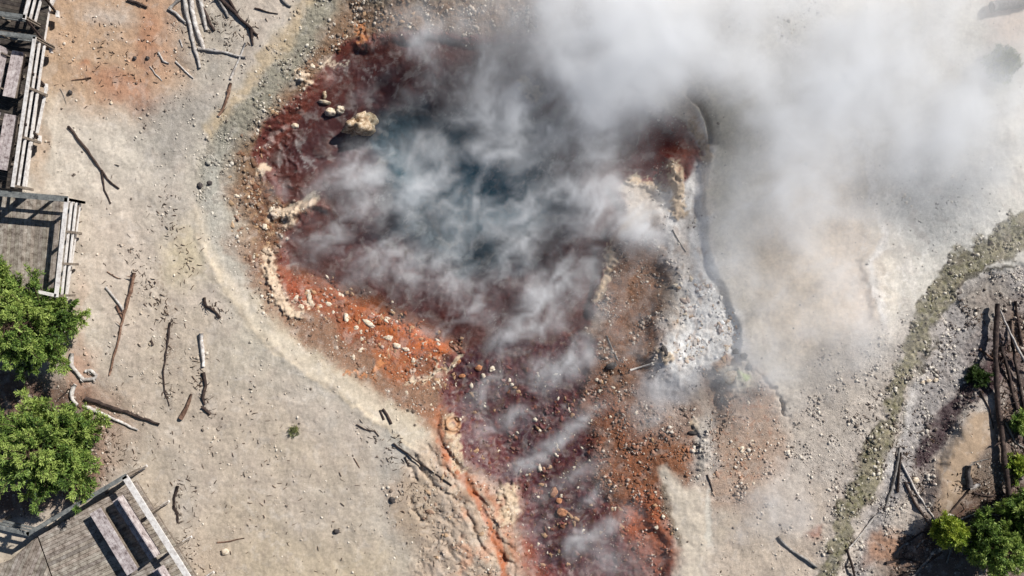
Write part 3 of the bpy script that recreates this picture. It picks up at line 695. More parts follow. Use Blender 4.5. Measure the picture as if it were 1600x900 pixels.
for (a0, b0), (a1, b1) in [((38,27),(80,78)), ((48,112),(72,136)), ((36,190),(62,217)), ((54,-24),(90,22))]:  # brace and outrigger coloured dark to carry their shaded faces
    m = MB(); m.beam(PW(a0, b0, z3+1.0), PW(a1-2, b1-2, 0.42), 0.07, 0.08); m.build("brace", M['wood_dark'], rt)
    m = MB(); m.beam(PW(a1-22, b1-6, 0.35), PW(a1+1, b1, 0.35), 0.10, 0.10); m.build("outrigger", M['wood_dark'], rt)
    m = MB(); m.beam(PW(a1, b1-5, 0.43), PW(a1, b1+5, 0.43), 0.10, 0.12); m.build("outrigger_end", M['rail'], rt)
bench(21, 116, z3, math.atan2(-72, -15), 1.75, 0.46, "bench lit by the sun on the upper left boardwalk, upper of two", "boardwalk benches", back=True, side=-1)
bench(9, 222, z3, math.atan2(-80, -14), 2.1, 0.46, "bench lit by the sun on the upper left boardwalk, lower of two", "boardwalk benches", back=True, side=-1)

# ------------------------------------------------------------------ trees
def needle_mesh(name, tufts, mat, parent, rng, nn=15, ln=0.12, wd=0.016):
    n = len(tufts)*nn
    P = np.repeat(np.array([t[0] for t in tufts]), nn, 0); D = np.repeat(np.array([t[1] for t in tufts]), nn, 0); T = np.repeat(np.array([t[2] for t in tufts]), nn)
    r = np.random.RandomState(rng.randint(0, 10**6))
    d = D*0.8+r.normal(0, 0.55, (n, 3)); d[:, 2] += 0.15; d /= np.linalg.norm(d, axis=1)[:, None]
    a = np.cross(d, r.normal(0, 1, (n, 3))); a /= np.linalg.norm(a, axis=1)[:, None]
    base = P+r.normal(0, 0.035, (n, 3)); L = ln*r.uniform(0.7, 1.3, (n, 1)); w_ = wd*r.uniform(0.7, 1.3, (n, 1))
    v = np.stack([base-a*w_*0.5, base+a*w_*0.5, base+d*L*0.6+a*w_, base+d*L, base+d*L*0.6-a*w_], 1)
    faces = np.arange(n*5).reshape(n, 5)
    m = bpy.data.meshes.new(name)
    m.vertices.add(n*5); m.vertices.foreach_set("co", v.astype(np.float32).ravel())
    m.loops.add(n*5); m.loops.foreach_set("vertex_index", faces.ravel().astype(np.int32))
    m.polygons.add(n); m.polygons.foreach_set("loop_start", np.arange(0, n*5, 5, dtype=np.int32)); m.update(calc_edges=True)
    t = np.clip(T+r.normal(0, 0.18, n), 0, 1); at = m.attributes.new("tone", 'FLOAT', 'FACE'); at.data.foreach_set("value", t.astype(np.float32))
    m.materials.append(mat); o = bpy.data.objects.new(name, m); COL.objects.link(o); o.parent = parent; return o
def pine(u, v, rad, hgt, label, seed, group=None, mat='needles', cat="tree", name="pine_tree", dens=1.0, sparse=0.0, lean=(0, 0), zb=None):
    """(u,v) crown centre in plan at about 0.6 of its height"""
    rng = random.Random(seed)
    c = PW(u, v, hgt*0.55); gz = ground_z(800+c.x/K, 450-c.y/K) if zb is None else zb
    root = thing(name, label, cat, (c.x, c.y, gz), group)
    m = MB(); n = 8
    m.tube([(lean[0]*i/n+rng.uniform(-.03,.03), lean[1]*i/n+rng.uniform(-.03,.03), hgt*i/n-0.1*(i == 0)) for i in range(n+1)], [0.035*hgt**0.8*(1.05-i/n) for i in range(n+1)], 8)
    o = m.build("trunk", M['bark'], None); o.parent = root
    b = MB(); tufts = []
    whorl = 0.10
    while whorl < 0.97:
        f = whorl; nb = rng.randint(4, 6); ph = rng.uniform(0, 6.28)
        prof = (min(1, f/0.22)**0.6)*(1-f)**0.62*1.28 if f > 0.18 else 0.75
        for k in range(nb):
            a = ph+6.283*k/nb+rng.uniform(-.35, .35); L = rad*prof*rng.uniform(0.68, 1.12)
            if sparse: L *= rng.uniform(0.35, 1.7)
            if L < 0.12 or rng.random() < sparse: continue
            p0 = Vector((lean[0]*f, lean[1]*f, hgt*f)); rise = rng.uniform(0.05, 0.35)+0.5*f
            pts = []
            nseg = 6
            for i in range(nseg+1):
                t = i/nseg; aa = a+0.25*math.sin(3*t+ph)*t
                pts.append(p0+Vector((math.cos(aa)*L*t, math.sin(aa)*L*t, L*(rise*t*t-0.12*t*(1-t)))))
            b.tube(pts, [0.03*L**0.6*(1.05-i/nseg)+0.004 for i in range(nseg+1)], 5)
            bt = rng.uniform(0.12, 0.85)
            # side shoots
            ns = max(3, int(L*9*dens))
            for j in range(ns):
                t = 0.28+0.72*(j+rng.random())/ns; i = min(int(t*nseg), nseg-1); q = pts[i].lerp(pts[i+1], t*nseg-i)
                side = rng.choice((-1, 1)); sa = a+side*rng.uniform(0.5, 1.1); sl = L*0.42*(1.15-t)*rng.uniform(0.5, 1.2)+0.08
                dirn = Vector((math.cos(sa), math.sin(sa), rng.uniform(0.0, 0.5))).normalized()
                e = q+dirn*sl
                b.tube([q, e], [0.009, 0.004], 3)
                nt_ = max(1, int(sl/0.085))
                for s in range(nt_):
                    tt = (s+0.6)/nt_; pp = q+dirn*sl*tt
                    tone = bt+0.28*(tt-0.4)+0.25*(f-0.3)+rng.uniform(-.12, .12)
                    tufts.append((tuple(pp), tuple(dirn), tone))
            for s in range(2): tufts.append((tuple(pts[-1]), tuple((pts[-1]-pts[-2]).normalized()), bt+0.35))
        whorl += rng.uniform(0.045, 0.07)
    tufts.append(((lean[0], lean[1], hgt), (0, 0, 1), 0.9))
    o = b.build("branches", M['bark'], None); o.parent = root
    needle_mesh("crown", tufts, M[mat], root, rng)
    return root
pine(36, 510, 1.85, 3.3, "large bright green pine on the left edge between the two decks", 11, "pines by the decks")
pine(70, 702, 2.2, 2.9, "broad bright green pine above the lower left deck", 23, "pines by the decks")
pine(-30, 452, 1.25, 2.4, "pine whose crown reaches over the square deck at the left edge", 31, "pines by the decks")
pine(1486, 832, 0.62, 1.1, "small yellow green pine left of the big pine in the lower right corner", 41, "pines at the right edge", 'needles_y')
pine(1560, 856, 1.2, 2.0, "bushy green pine in the lower right corner", 43, "pines at the right edge")
pine(1612, 812, 1.1, 1.9, "pine cut by the right edge just above the lower right corner", 47, "pines at the right edge")
pine(1596, 722, 0.38, 0.5, "small pine by the right edge beside the lower end of the long black trunk", 53, "pines at the right edge", 'needles_y', dens=0.35, sparse=0.5, lean=(0.1,-0.25))
pine(1604, 664, 0.42, 0.5, "dark small pine on the right edge beside the bare trunks", 59, "pines at the right edge", dens=0.35, sparse=0.45, lean=(-0.2,0.1))
pine(1536, 588, 0.32, 0.4, "knee high dark green pine seedling beside the maroon stream", 61, "pines at the right edge", 'needles_d', dens=0.2, sparse=0.5, lean=(0.2,-0.15))
pine(1560, 102, 0.55, 1.0, "lone small green shrub seen through steam in the upper right", 67, None, 'herb', "shrub", "shrub")
def tuft(u, v, r_, label, seed, mat='herb'):
    rng = random.Random(seed); p = PW(u, v, 0); z = ground_z(u, v)
    root = thing("grass_tuft", label, "plant", (p.x, p.y, z))
    needle_mesh("blades", [((rng.gauss(0, r_*.4), rng.gauss(0, r_*.4), 0.02), (rng.gauss(0, .4), rng.gauss(0, .4), 1), rng.uniform(.2, 1)) for _ in range(22)], M[mat], root, rng, 9, 0.16, 0.012)
tuft(458, 672, 0.22, "yellow green grass tuft alone on the pale ground left of the basin", 3)

# ------------------------------------------------------------------ dead wood
def stick(pts, r0, r1, mat, label, name="dead_branch", cat="branch", group=None, twigs=0, seed=0, lift=0.0, extra=(), straight=False):
    straight = straight or name == "dead_log"
    rng = random.Random(seed+int(pts[0][0]*3+pts[0][1]))
    def path(pp, ra, rb):
        P = []; rads = []; tot = len(pp)-1
        for i in range(tot):
            (a0, b0), (a1, b1) = pp[i], pp[i+1]; n = max(2, int(math.hypot(a1-a0, b1-b0)/9))
            for k in range(n+(i == tot-1)):
                t = k/n; u = a0+(a1-a0)*t+rng.uniform(-.8, .8); v = b0+(b1-b0)*t+rng.uniform(-.8, .8); f = (i+t)/tot
                r = ra+(rb-ra)*f
                P.append([u, v, r]); 
        zs = height(np.array([p[0] for p in P]), np.array([p[1] for p in P]))
        # wood is stiff: bridge small dips
        k = len(zs); zz = zs.copy()
        if straight:
            ln_ = np.linspace(zs[0], zs[-1], k); zs = zz = ln_+max(0, float((zs-ln_).max()))*0.55
        for i in range(k): zz[i] = max(zs[i], 0.5*(zs[max(i-1, 0)]+zs[min(i+1, k-1)]))
        out = []
        for (u, v, r), z in zip(P, zz):
            w_ = PW(u, v, z); out.append((w_.x, w_.y, z+r*0.75+lift))
        return out, [p[2]*rng.uniform(0.85, 1.15) for p in P]
    m = MB(); P, rr = path(pts, r0, r1); m.tube(P, rr, 8, rng, 0.10)
    for ex in extra:
        P2, r2 = path(ex, r0*0.7, r1*0.8); m.tube(P2, r2, 7, rng, 0.12)
    for k in range(twigs):
        i = rng.randint(1, len(P)-2); a = rng.uniform(0, 6.28); L = rng.uniform(0.12, 0.35); p = Vector(P[i])
        m.tube([p, p+Vector((math.cos(a)*L*.5, math.sin(a)*L*.5, 0.05)), p+Vector((math.cos(a+.3)*L, math.sin(a+.3)*L, 0.04))], [rr[i]*.5, rr[i]*.35, 0.004], 5)
    c = Vector(P[len(P)//2]); o = m.build(name, M[mat], None, True); recentre(o, c)
    return tag(o, label, cat, group)
lg = "dead_log"
stick([(108,198),(130,226),(150,254),(168,280),(186,295)], .055, .03, 'wood_dark', "dark forked stick on pale ground in the upper left", extra=[[(160,266),(164,296),(174,318)]])
stick([(211,426),(205,455),(195,490),(183,540),(171,586)], .075, .035, 'wood_brown', "long reddish brown branch on pale ground right of the pines", extra=[[(182,478),(192,500)]], twigs=4)
stick([(166,449),(180,466),(194,484)], .04, .05, 'wood_pale', "short pale branch crossing the long reddish brown branch")
stick([(266,504),(262,535),(256,580),(258,612),(265,635)], .04, .02, 'wood_dark', "thin dark curved branch between reddish branch and white log")
stick([(315,521),(317,545),(319,572)], .085, .07, 'wood_pale', "short thick white log with black shadow left of the basin", lg, "log")
stick([(319,582),(322,602),(317,622),(321,632)], .07, .04, 'wood_dark', "dark crooked branch just below the short white log", twigs=4)
stick([(300,616),(293,634),(284,654)], .05, .09, 'wood_brown', "stubby brown branch left of the dark crooked branch")
stick([(317,636),(323,641),(329,648)], .06, .05, 'wood_dark', "very short dark stump end below the dark crooked branch")
stick([(134,622),(190,641),(250,663)], .09, .045, 'wood_dark', "long dark log pointing right from under the lower pine", lg, "log")
stick([(132,633),(170,650),(215,671)], .075, .04, 'wood_pale', "pale grey log just below the long dark log", lg, "log")
stick([(113,552),(112,570),(122,582),(132,594),(148,592),(152,586),(142,578),(134,580)], .085, .055, 'wood_pale', "twisted white driftwood beside the upper pine", "driftwood", "driftwood", twigs=3)
stick([(119,600),(113,612),(114,624),(122,633)], .085, .06, 'wood_pale', "hooked white driftwood below the twisted one", "driftwood", "driftwood")
stick([(108,608),(98,618),(90,628)], .03, .02, 'wood_dark', "little dark stick left of the hooked driftwood")
stick([(279,759),(273,778),(272,792),(278,802),(278,816)], .05, .03, 'wood_dark', "black crooked stick right of the lower left deck", twigs=3)
stick([(339,848),(360,845),(382,841)], .028, .02, 'wood_brown', "thin straight brown twig at the bottom left of the basin")
stick([(598,638),(604,648),(612,662)], .05, .05, 'wood_dark', "short black stick lying on the pale rim", extra=[[(594,640),(600,655)]])
stick([(614,693),(706,758)], .03, .034, 'wood_dark', "long straight black branch ending at the orange outflow", straight=True)
stick([(557,664),(570,671),(585,674),(592,682)], .03, .02, 'wood_dark', "thin black twigs at the foot of the pale rim", twigs=3)
stick([(633,714),(640,729)], .035, .02, 'wood_dark', "tiny black stick left of the long black branch")
stick([(553,716),(562,732)], .018, .015, 'wood_brown', "hair thin brown twig on pale ground below the rim")
stick([(320,465),(322,478),(332,484),(345,496)], .055, .04, 'wood_dark', "black broken clump of branch on pale ground west of the basin", twigs=8)
stick([(236,532),(240,540)], .05, .04, 'wood_dark', "small black wood scrap above a pale pebble")
stick([(168,425),(180,432),(190,436)], .02, .015, 'wood_brown', "fine brown twig above the pale crossing branch")
# pile at the top
gp = "bleached trunks fanned out at the top"
stick([(283,-30),(293,20),(303,68),(313,106)], .10, .055, 'wood_pale', "longest bleached trunk of the fan at the top", lg, "log", gp)
stick([(295,-30),(303,25),(312,58),(319,78)], .10, .07, 'wood_pale', "bleached trunk just right of the longest one in the fan", lg, "log", gp)
stick([(308,-30),(316,14),(324,48)], .10, .06, 'wood_pale', "bleached trunk in the middle of the fan at the top", lg, "log", gp)
stick([(312,2),(324,26),(335,49)], .06, .05, 'wood_dark', "dark trunk crossing behind the middle of the fan", lg, "log", gp)
stick([(334,-20),(348,10),(358,28)], .08, .05, 'wood_grey', "short grey trunk at the right of the fan", lg, "log", gp)
stick([(325,-25),(352,6),(376,30),(392,44),(402,56)], .10, .04, 'wood_dark', "long dark trunk reaching right from the fan at the top", lg, "log", gp, extra=[[(352,-10),(372,22)],[(392,44),(396,70)]], twigs=4)
stick([(292,-20),(280,0),(266,14)], .09, .06, 'wood_grey', "grey trunk leaning left at the left of the fan", lg, "log", gp)
stick([(264,13),(276,22),(290,36)], .06, .05, 'wood_pale', "short pale stick at the left foot of the fan")
stick([(311,76),(340,80),(384,90)], .07, .04, 'wood_pale', "pale branch lying across below the fan", twigs=2)
stick([(383,68),(374,92),(361,124)], .04, .05, 'wood_pale', "pale stick slanting down at the right end of the crossing branch")
stick([(361,130),(358,146),(352,164),(342,182)], .06, .045, 'wood_brown', "reddish broken stick on the ochre bank", twigs=3)
stick([(248,81),(256,95),(264,100)], .035, .03, 'wood_pale', "small white stick on rusty ground left of the fan")
stick([(274,96),(288,110),(303,123)], .035, .025, 'wood_pale', "thin white stick on rusty ground below the fan")
stick([(235,104),(243,115),(253,127)], .025, .02, 'wood_pale', "thinnest white stick on rusty ground")
stick([(281,62),(286,74)], .03, .02, 'wood_pale', "tiny white stick close to the longest bleached trunk")
stick([(201,0),(216,6),(230,12)], .06, .04, 'wood_dark', "dark wood piece at the top edge left of the fan")
stick([(399,13),(416,18),(434,22)], .035, .02, 'wood_dark', "thin dark stick on gravel at the top")
stick([(439,-4),(446,6),(455,10)], .05, .04, 'wood_grey', "grey bent branch at the top edge on the ochre bank")
stick([(112,125),(128,124),(143,122)], .02, .035, 'wood_brown', "small brown twig left of the rusty patch")
stick([(93,138),(100,150),(104,162)], .015, .012, 'wood_grey', "hair thin grey twig beside the boardwalk")
# right side
stick([(1555,474),(1551,540),(1553,610),(1562,690),(1573,782)], .09, .11, 'wood_dark', "long black trunk standing parallel to the right edge", lg, "log", twigs=6, lift=0.12)
stick([(1558,484),(1574,520),(1588,548),(1606,580)], .035, .05, 'wood_pale', "thin straight grey trunk at the right edge above the maroon stream", lg, "log", lift=0.15)
stick([(1562,540),(1575,580),(1580,610),(1588,640)], .07, .05, 'wood_dark', "crooked black trunk right of the long black trunk", lg, "log", twigs=6)
stick([(1592,600),(1600,640),(1606,690)], .05, .07, 'wood_dark', "black trunk on the very right edge", lg, "log", twigs=3)
stick([(1404,698),(1403,716),(1397,745),(1389,775),(1383,796)], .05, .04, 'wood_grey', "grey branch lying on the channel gravel, its top end dark")
stick([(1406,706),(1404,735),(1403,768)], .05, .05, 'wood_dark', "black branch close beside the grey branch on the channel gravel")
stick([(1408,722),(1422,752),(1440,782),(1461,812)], .05, .03, 'wood_pale', "long pale stick reaching down to the yellow green pine")
stick([(1412,752),(1428,785),(1442,806),(1455,824)], .05, .04, 'wood_dark', "dark stick parallel below the long pale stick")
stick([(1373,800),(1350,828),(1326,856)], .035, .03, 'wood_pale', "slender pale stick crossing gravel toward the bottom")
stick([(1323,858),(1329,876),(1337,905)], .05, .05, 'wood_dark', "dark log at the bottom edge right of the olive band", lg, "log")
stick([(1215,839),(1235,858),(1258,872),(1276,886)], .055, .05, 'wood_grey', "grey log left of the olive band at the bottom", lg, "log")
stick([(1540,793),(1570,787),(1610,781)], .045, .05, 'wood_grey', "grey straight log by the right edge above the pines", lg, "log", lift=0.2)
stick([(1564,742),(1572,768),(1578,792)], .035, .03, 'wood_grey', "grey stick meeting the straight grey log", lift=0.1)
stick([(1513,728),(1511,742),(1514,760)], .09, .12, 'stone_dark', "black rotten stump on the tan sand's right side", "stump", "stump")
stick([(1514,763),(1522,760),(1530,757)], .06, .07, 'wood_pale', "bright white wood chunk under the black stump")
stick([(1484,800),(1498,782),(1514,766)], .03, .04, 'wood_dark', "dark twig along the sand edge below the stump")
stick([(1478,803),(1489,806)], .05, .05, 'wood_pale', "small white wood piece above the yellow green pine")
stick([(1414,848),(1404,858),(1396,866)], .035, .02, 'wood_grey', "short grey twig on brown bank")
stick([(1443,842),(1430,858),(1422,870)], .03, .02, 'wood_grey', "slanting grey twig left of the pine roots")
stick([(1455,868),(1440,884),(1425,900)], .045, .04, 'wood_grey', "grey branch in shade at the bottom right", twigs=3)
stick([(1546,14),(1572,6),(1605,0)], .22, .25, 'wood_grey', "big grey log in the steamy top right corner", lg, "log")
stick([(984,578),(1010,571),(1036,564)], .04, .03, 'wood_pale', "straight pale stick on the brown shelf of the basin")
stick([(1050,358),(1060,376),(1072,394)], .025, .02, 'wood_grey', "grey twig on the pale mud shelf")
stick([(948,524),(957,546),(966,564)], .025, .02, 'wood_grey', "thin faint twig beside the pool's south east corner")
stick([(1104,742),(1111,758),(1113,768)], .025, .02, 'wood_dark', "dark twig at the corner of the grey mud pond")

stick([(1586,470),(1592,520),(1604,560)], .05, .04, 'wood_dark', "dark branch at the right edge above the grey trunk's lower end", twigs=4)
stick([(1570,660),(1586,690),(1600,700)], .04, .03, 'wood_grey', "grey branch between the long black trunk and the right edge", twigs=3)
stick([(1500,812),(1530,800),(1560,806)], .04, .03, 'wood_grey', "weathered branch lying along the top of the bushy pine", twigs=4)
stick([(1385,880),(1410,872),(1440,880)], .05, .03, 'wood_dark', "dark branch in the brown bank at the bottom right", twigs=5)
stick([(1462,826),(1440,830),(1418,846)], .05, .03, 'wood_dark', "dark root like branch left of the yellow green pine", twigs=4)
stick([(1510,730),(1526,722),(1546,716)], .03, .02, 'wood_grey', "grey twig on the gravel above the black stump", twigs=2)

stick([(1577,500),(1584,560),(1592,600)], .06, .05, 'wood_dark', "black trunk leaning beside the crooked black trunk at the right edge", lg, "log", twigs=3)
stick([(1530,610),(1546,640),(1552,670)], .035, .02, 'wood_dark', "dark branch on the sand just left of the long black trunk", twigs=3)
stick([(1566,800),(1580,760),(1596,740)], .05, .04, 'wood_dark', "dark log slanting up to the right edge above the pines", lg, "log", twigs=2)

stick([(1400,905),(1440,884),(1472,862)], .06, .04, 'wood_dark', "charred log rising to the pines along the bottom edge", lg, "log", twigs=4)
stick([(1478,880),(1486,858),(1480,842)], .04, .03, 'wood_grey', "grey root under the yellow green pine", twigs=3)
stick([(1520,770),(1548,776),(1566,770)], .04, .03, 'wood_dark', "dark stick right of the black stump", twigs=4)
stick([(1494,806),(1508,796),(1530,792)], .04, .03, 'wood_brown', "brown root right of the small white wood piece", twigs=5)
stick([(1530,545),(1548,560),(1568,566)], .05, .04, 'wood_brown', "tan branch across the head of the maroon stream", twigs=3)

# ------------------------------------------------------------------ rocks
def ico(sub):
    bm = bmesh.new(); bmesh.ops.create_icosphere(bm, subdivisions=sub, radius=1)
    v = np.array([tuple(x.co) for x in bm.verts]); f = [tuple(q.index for q in p.verts) for p in bm.faces]; bm.free(); return v, f
ICO = {s: ico(s) for s in (1, 2, 3, 4)}
def n3(v, s, seed):
    return perlin(v[:, 0]*s+v[:, 2]*s*0.7+seed, v[:, 1]*s-v[:, 2]*s*0.6, seed)+0.5*perlin(v[:, 1]*s*2+v[:, 2]*2*s, v[:, 0]*s*2+seed, seed+3)
def rock(u, v, ru, rv, ang, label, mat='stone_pale', hh=None, group=None, sub=3, rough=0.22, name="rock", cat="rock", tall=None):
    V_, F_ = ICO[sub]; seed = int(u*13+v*7); r = random.Random(seed)
    zt = ground_z(u, v)
    hh0 = hh if hh else 0.55*min(ru, rv)*K
    if zt < WATER: hh = hh0+(WATER-zt)*0.75
    q = V_*(1+rough*n3(V_, 1.5, seed)+0.10*n3(V_, 4.0, seed+9))[:, None]
    q = q.copy(); hz = hh if hh else 0.55*min(ru, rv)*K
    q[:, 0] *= ru*K; q[:, 1] *= rv*K; q[:, 2] *= hz
    ca, sa = math.cos(R(ang)), math.sin(R(ang)); x = q[:, 0]*ca-q[:, 1]*sa; y = q[:, 0]*sa+q[:, 1]*ca; q[:, 0] = x; q[:, 1] = y
    z = zt
    o = mesh_obj(name, q, F_, M[mat], None, sub > 2)
    p = PW(u, v, z); o.location = (p.x, p.y, z+hz*0.35)
    return tag(o, label, cat, group)
rock(567,198,26,17,20, "largest tan rock, standing in the red water of the pool", 'stone_tan', 0.24, sub=4, rough=0.4)
rock(518,176,10,6,0, "pale rock in the red water up left of the largest rock", sub=3, rough=0.4)
rock(533,172,7,6,0, "knobbly pale rock touching the one left of it above the largest rock", rough=0.4)
rock(507,160,11,3.2,-8, "thin flat white rock above the pale rock pair")
rock(447,195,5,4,0, "left one of two small pale rocks by the red western shore")
rock(461,197,7,4.5,0, "right one of two small pale rocks by the red western shore")
rock(588,59,5.5,4,0, "white stone in the dark maroon water near the top of the pool")
rock(708,56,4,4,0, "white stone near the pool's top shore right of the steam wisp")
rock(487,103,7,4,-30, "pale stone on the north west gravel edge of the pool")
rock(508,149,3.5,7,0, "upright ochre stone in red water above the flat white rock", 'stone_tan')
rock(1430,750,6,5,0, "brightest white rock in the lower right channel", 'stone_pale')
ws = "white stones in a row beside the olive band"
for k, (a, b) in enumerate([(1441,597),(1451,595),(1462,594)]):
    rock(a, b, 4, 3.2, 20, ["leftmost", "middle", "rightmost"][k]+" of three white stones in a row beside the olive band", 'stone_pale', group=ws, sub=2)
rock(1145,590,15,11,0, "rounded cream boulder with greenish top at the head of the fissure", 'stone_pale', 0.12)
for k, (a, b, r1, r2, an) in enumerate([(1152,548,8,5,20),(1162,556,6,5,0),(1170,574,5,4,50)]):
    rock(a, b, r1, r2, an, ["largest of the dark rocks where the white mud meets the fissure", "middle dark rock in the fissure's head", "lowest dark rock in the fissure's head"][k], 'stone_dark', 0.12, "dark rocks in the fissure")
rock(1038,548,5,9,20, "dark grey rock on the brown shelf of the basin", 'stone_dark', 0.1)
rock(955,572,9,5,20, "dark low rock in the steam south east of the pool", 'stone_dark', 0.08)
rock(1082,676,8,3,0, "flat dark rock left of the white gravel patch", 'stone_dark', 0.08)
rock(313,290,4,5,0, "black pebble on grey gravel west of the pool, left one", 'stone_dark', 0.09, "black pebbles on the grey gravel"); rock(328,286,4,3.5,0, "black pebble on grey gravel west of the pool, right one", 'stone_dark', 0.09, "black pebbles on the grey gravel")
rock(526,830,5,4,0, "dark stone standing in for a hole in pale yellowish ground at the bottom", 'stone_dark', 0.08); rock(613,781,5,5,0, "round dark stone beside the grey band below the rim", 'stone_dark', 0.06)  # first stone added in place of a dark hole in the ground
rock(110,145,3.5,4,0, "round black pebble near the boardwalk", 'stone_dark', 0.09); rock(211,91,3,3,0, "left black pebble on rusty ground", 'stone_dark', 0.07); rock(231,91,3,3,0, "right black pebble on rusty ground", 'stone_dark', 0.07)
rock(174,161,2.5,2.5,0, "small pale pebble under the rusty patch", 'stone_pale'); rock(236,537,4,3,0, "pale pebble below the black wood scrap")
rock(352,862,6,5,0, "knobbly pale stone right of the lower left deck", 'stone_pale', 0.08)
og = "pale sinter stones on the orange mat"
for (a, b, r1, r2, an, lb) in [(485, 470, 5, 14, 8, 'tall upright white crust stone at the left end of the orange mat'),
        (530, 461, 4.5, 5, 0, 'round white stone at the top of the orange mat'),
        (541, 497, 5, 7, 0, 'bright white upright stone in the middle left of the orange mat'),
        (575, 505, 10, 4, -25, 'long slanting white stone on the orange mat'),
        (605, 499, 4.5, 5, 0, 'egg shaped white stone right of the long slanting stone'),
        (557, 512, 4.5, 3.5, 0, 'white stone left of and below the long slanting stone'),
        (564, 519, 3, 4, 0, 'small stone touching below the white stone under the long slanting one'),
        (565, 531, 3, 5, 10, 'narrow upright stone on rust gravel under two small stones'),
        (606, 528, 8, 4, 10, 'wide flat pale stone left of the brightest orange patch'),
        (620, 540, 7, 4, -20, 'pale stone at the lower left of the brightest orange patch'),
        (634, 546, 6, 3, -10, 'flat pale stone under the brightest orange patch'),
        (563, 548, 7, 3.5, 40, 'slanting white stone on brown gravel below the narrow upright one'),
        (552, 559, 3, 5, 0, 'small upright stone nearest the pale rim on brown gravel'),
        (646, 563, 3.5, 4, 0, 'round white pebble in a rusty hollow below the orange patch'),
        (684, 597, 5.5, 5, 0, 'brightest round white stone at the lower right of the rusty shore'),
        (677, 607, 3, 3, 0, 'pebble just below the brightest round white stone'),
        (696, 594, 4, 3, 0, 'small stone right of the brightest round white stone'),
        (635, 614, 3, 4, 0, 'lone pale pebble on brown gravel below the branching crust'),
        (673, 633, 3, 2.5, 0, 'left one of two pebbles above the ring shaped vent'),
        (687, 635, 3, 2.5, 0, 'right one of two pebbles above the ring shaped vent'),
        (769, 576, 5, 4, 30, "cream angular stone on the maroon water's edge, furthest right"),
        (755, 587, 3.5, 4, 0, 'pale stone just left of the cream angular stone'),
        (695, 650, 3, 3, 0, 'pale pebble touching the ring shaped vent'),
        (461, 469, 4, 9, -30, 'slanting pale crust stone beside the thick western crust'),
        (471, 479, 5, 4, 0, "low pale stone right of the thick western crust's foot"),
        (500, 478, 4, 3, 0, 'small stone right of the tall upright crust stone'),
        (525, 533, 3, 3, 0, 'white pebble alone on brown gravel left of the narrow upright stone'),
        (497, 487, 3, 4, 0, 'small stone below and right of the tall upright crust stone'),
        (648, 600, 3, 3, 0, 'pebble under the branching crust line'),
        (515, 452, 5, 3, 0, 'flat white stone at the top edge of the orange mat by the steam')]:
    rock(a, b, r1, r2, an, lb, 'stone_pale', None, og, 2 if max(r1, r2) < 6 else 3, 0.4, "stone", "stone")
bg_ = "rust stained stones on the maroon shore"
for (a, b, r1, r2, an, lb) in [(748, 575, 6, 5, 40, "diamond shaped rust stone on the maroon water's edge"),
        (722, 587, 6, 3, 10, 'flat orange brown stone left of the diamond shaped one'),
        (617, 568, 5, 3, 0, 'low tan stone on rusty gravel under the flat pale stones'),
        (670, 598, 3, 3, 0, 'rust pebble left of the brightest round white stone'),
        (716, 566, 5, 3, 40, 'rust stone at the tip of the branching crust'),
        (865, 768, 6, 9, -20, 'upper of three orange brown stones in the lower maroon flow'),
        (878, 800, 9, 7, 0, 'largest and lowest of three orange brown stones in the lower maroon flow'),
        (873, 782, 5, 5, 0, 'pinkish middle one of three stones in the lower maroon flow')]:
    rock(a, b, r1, r2, an, lb, 'stone_brown', None, bg_, 2, 0.35, "stone", "stone")

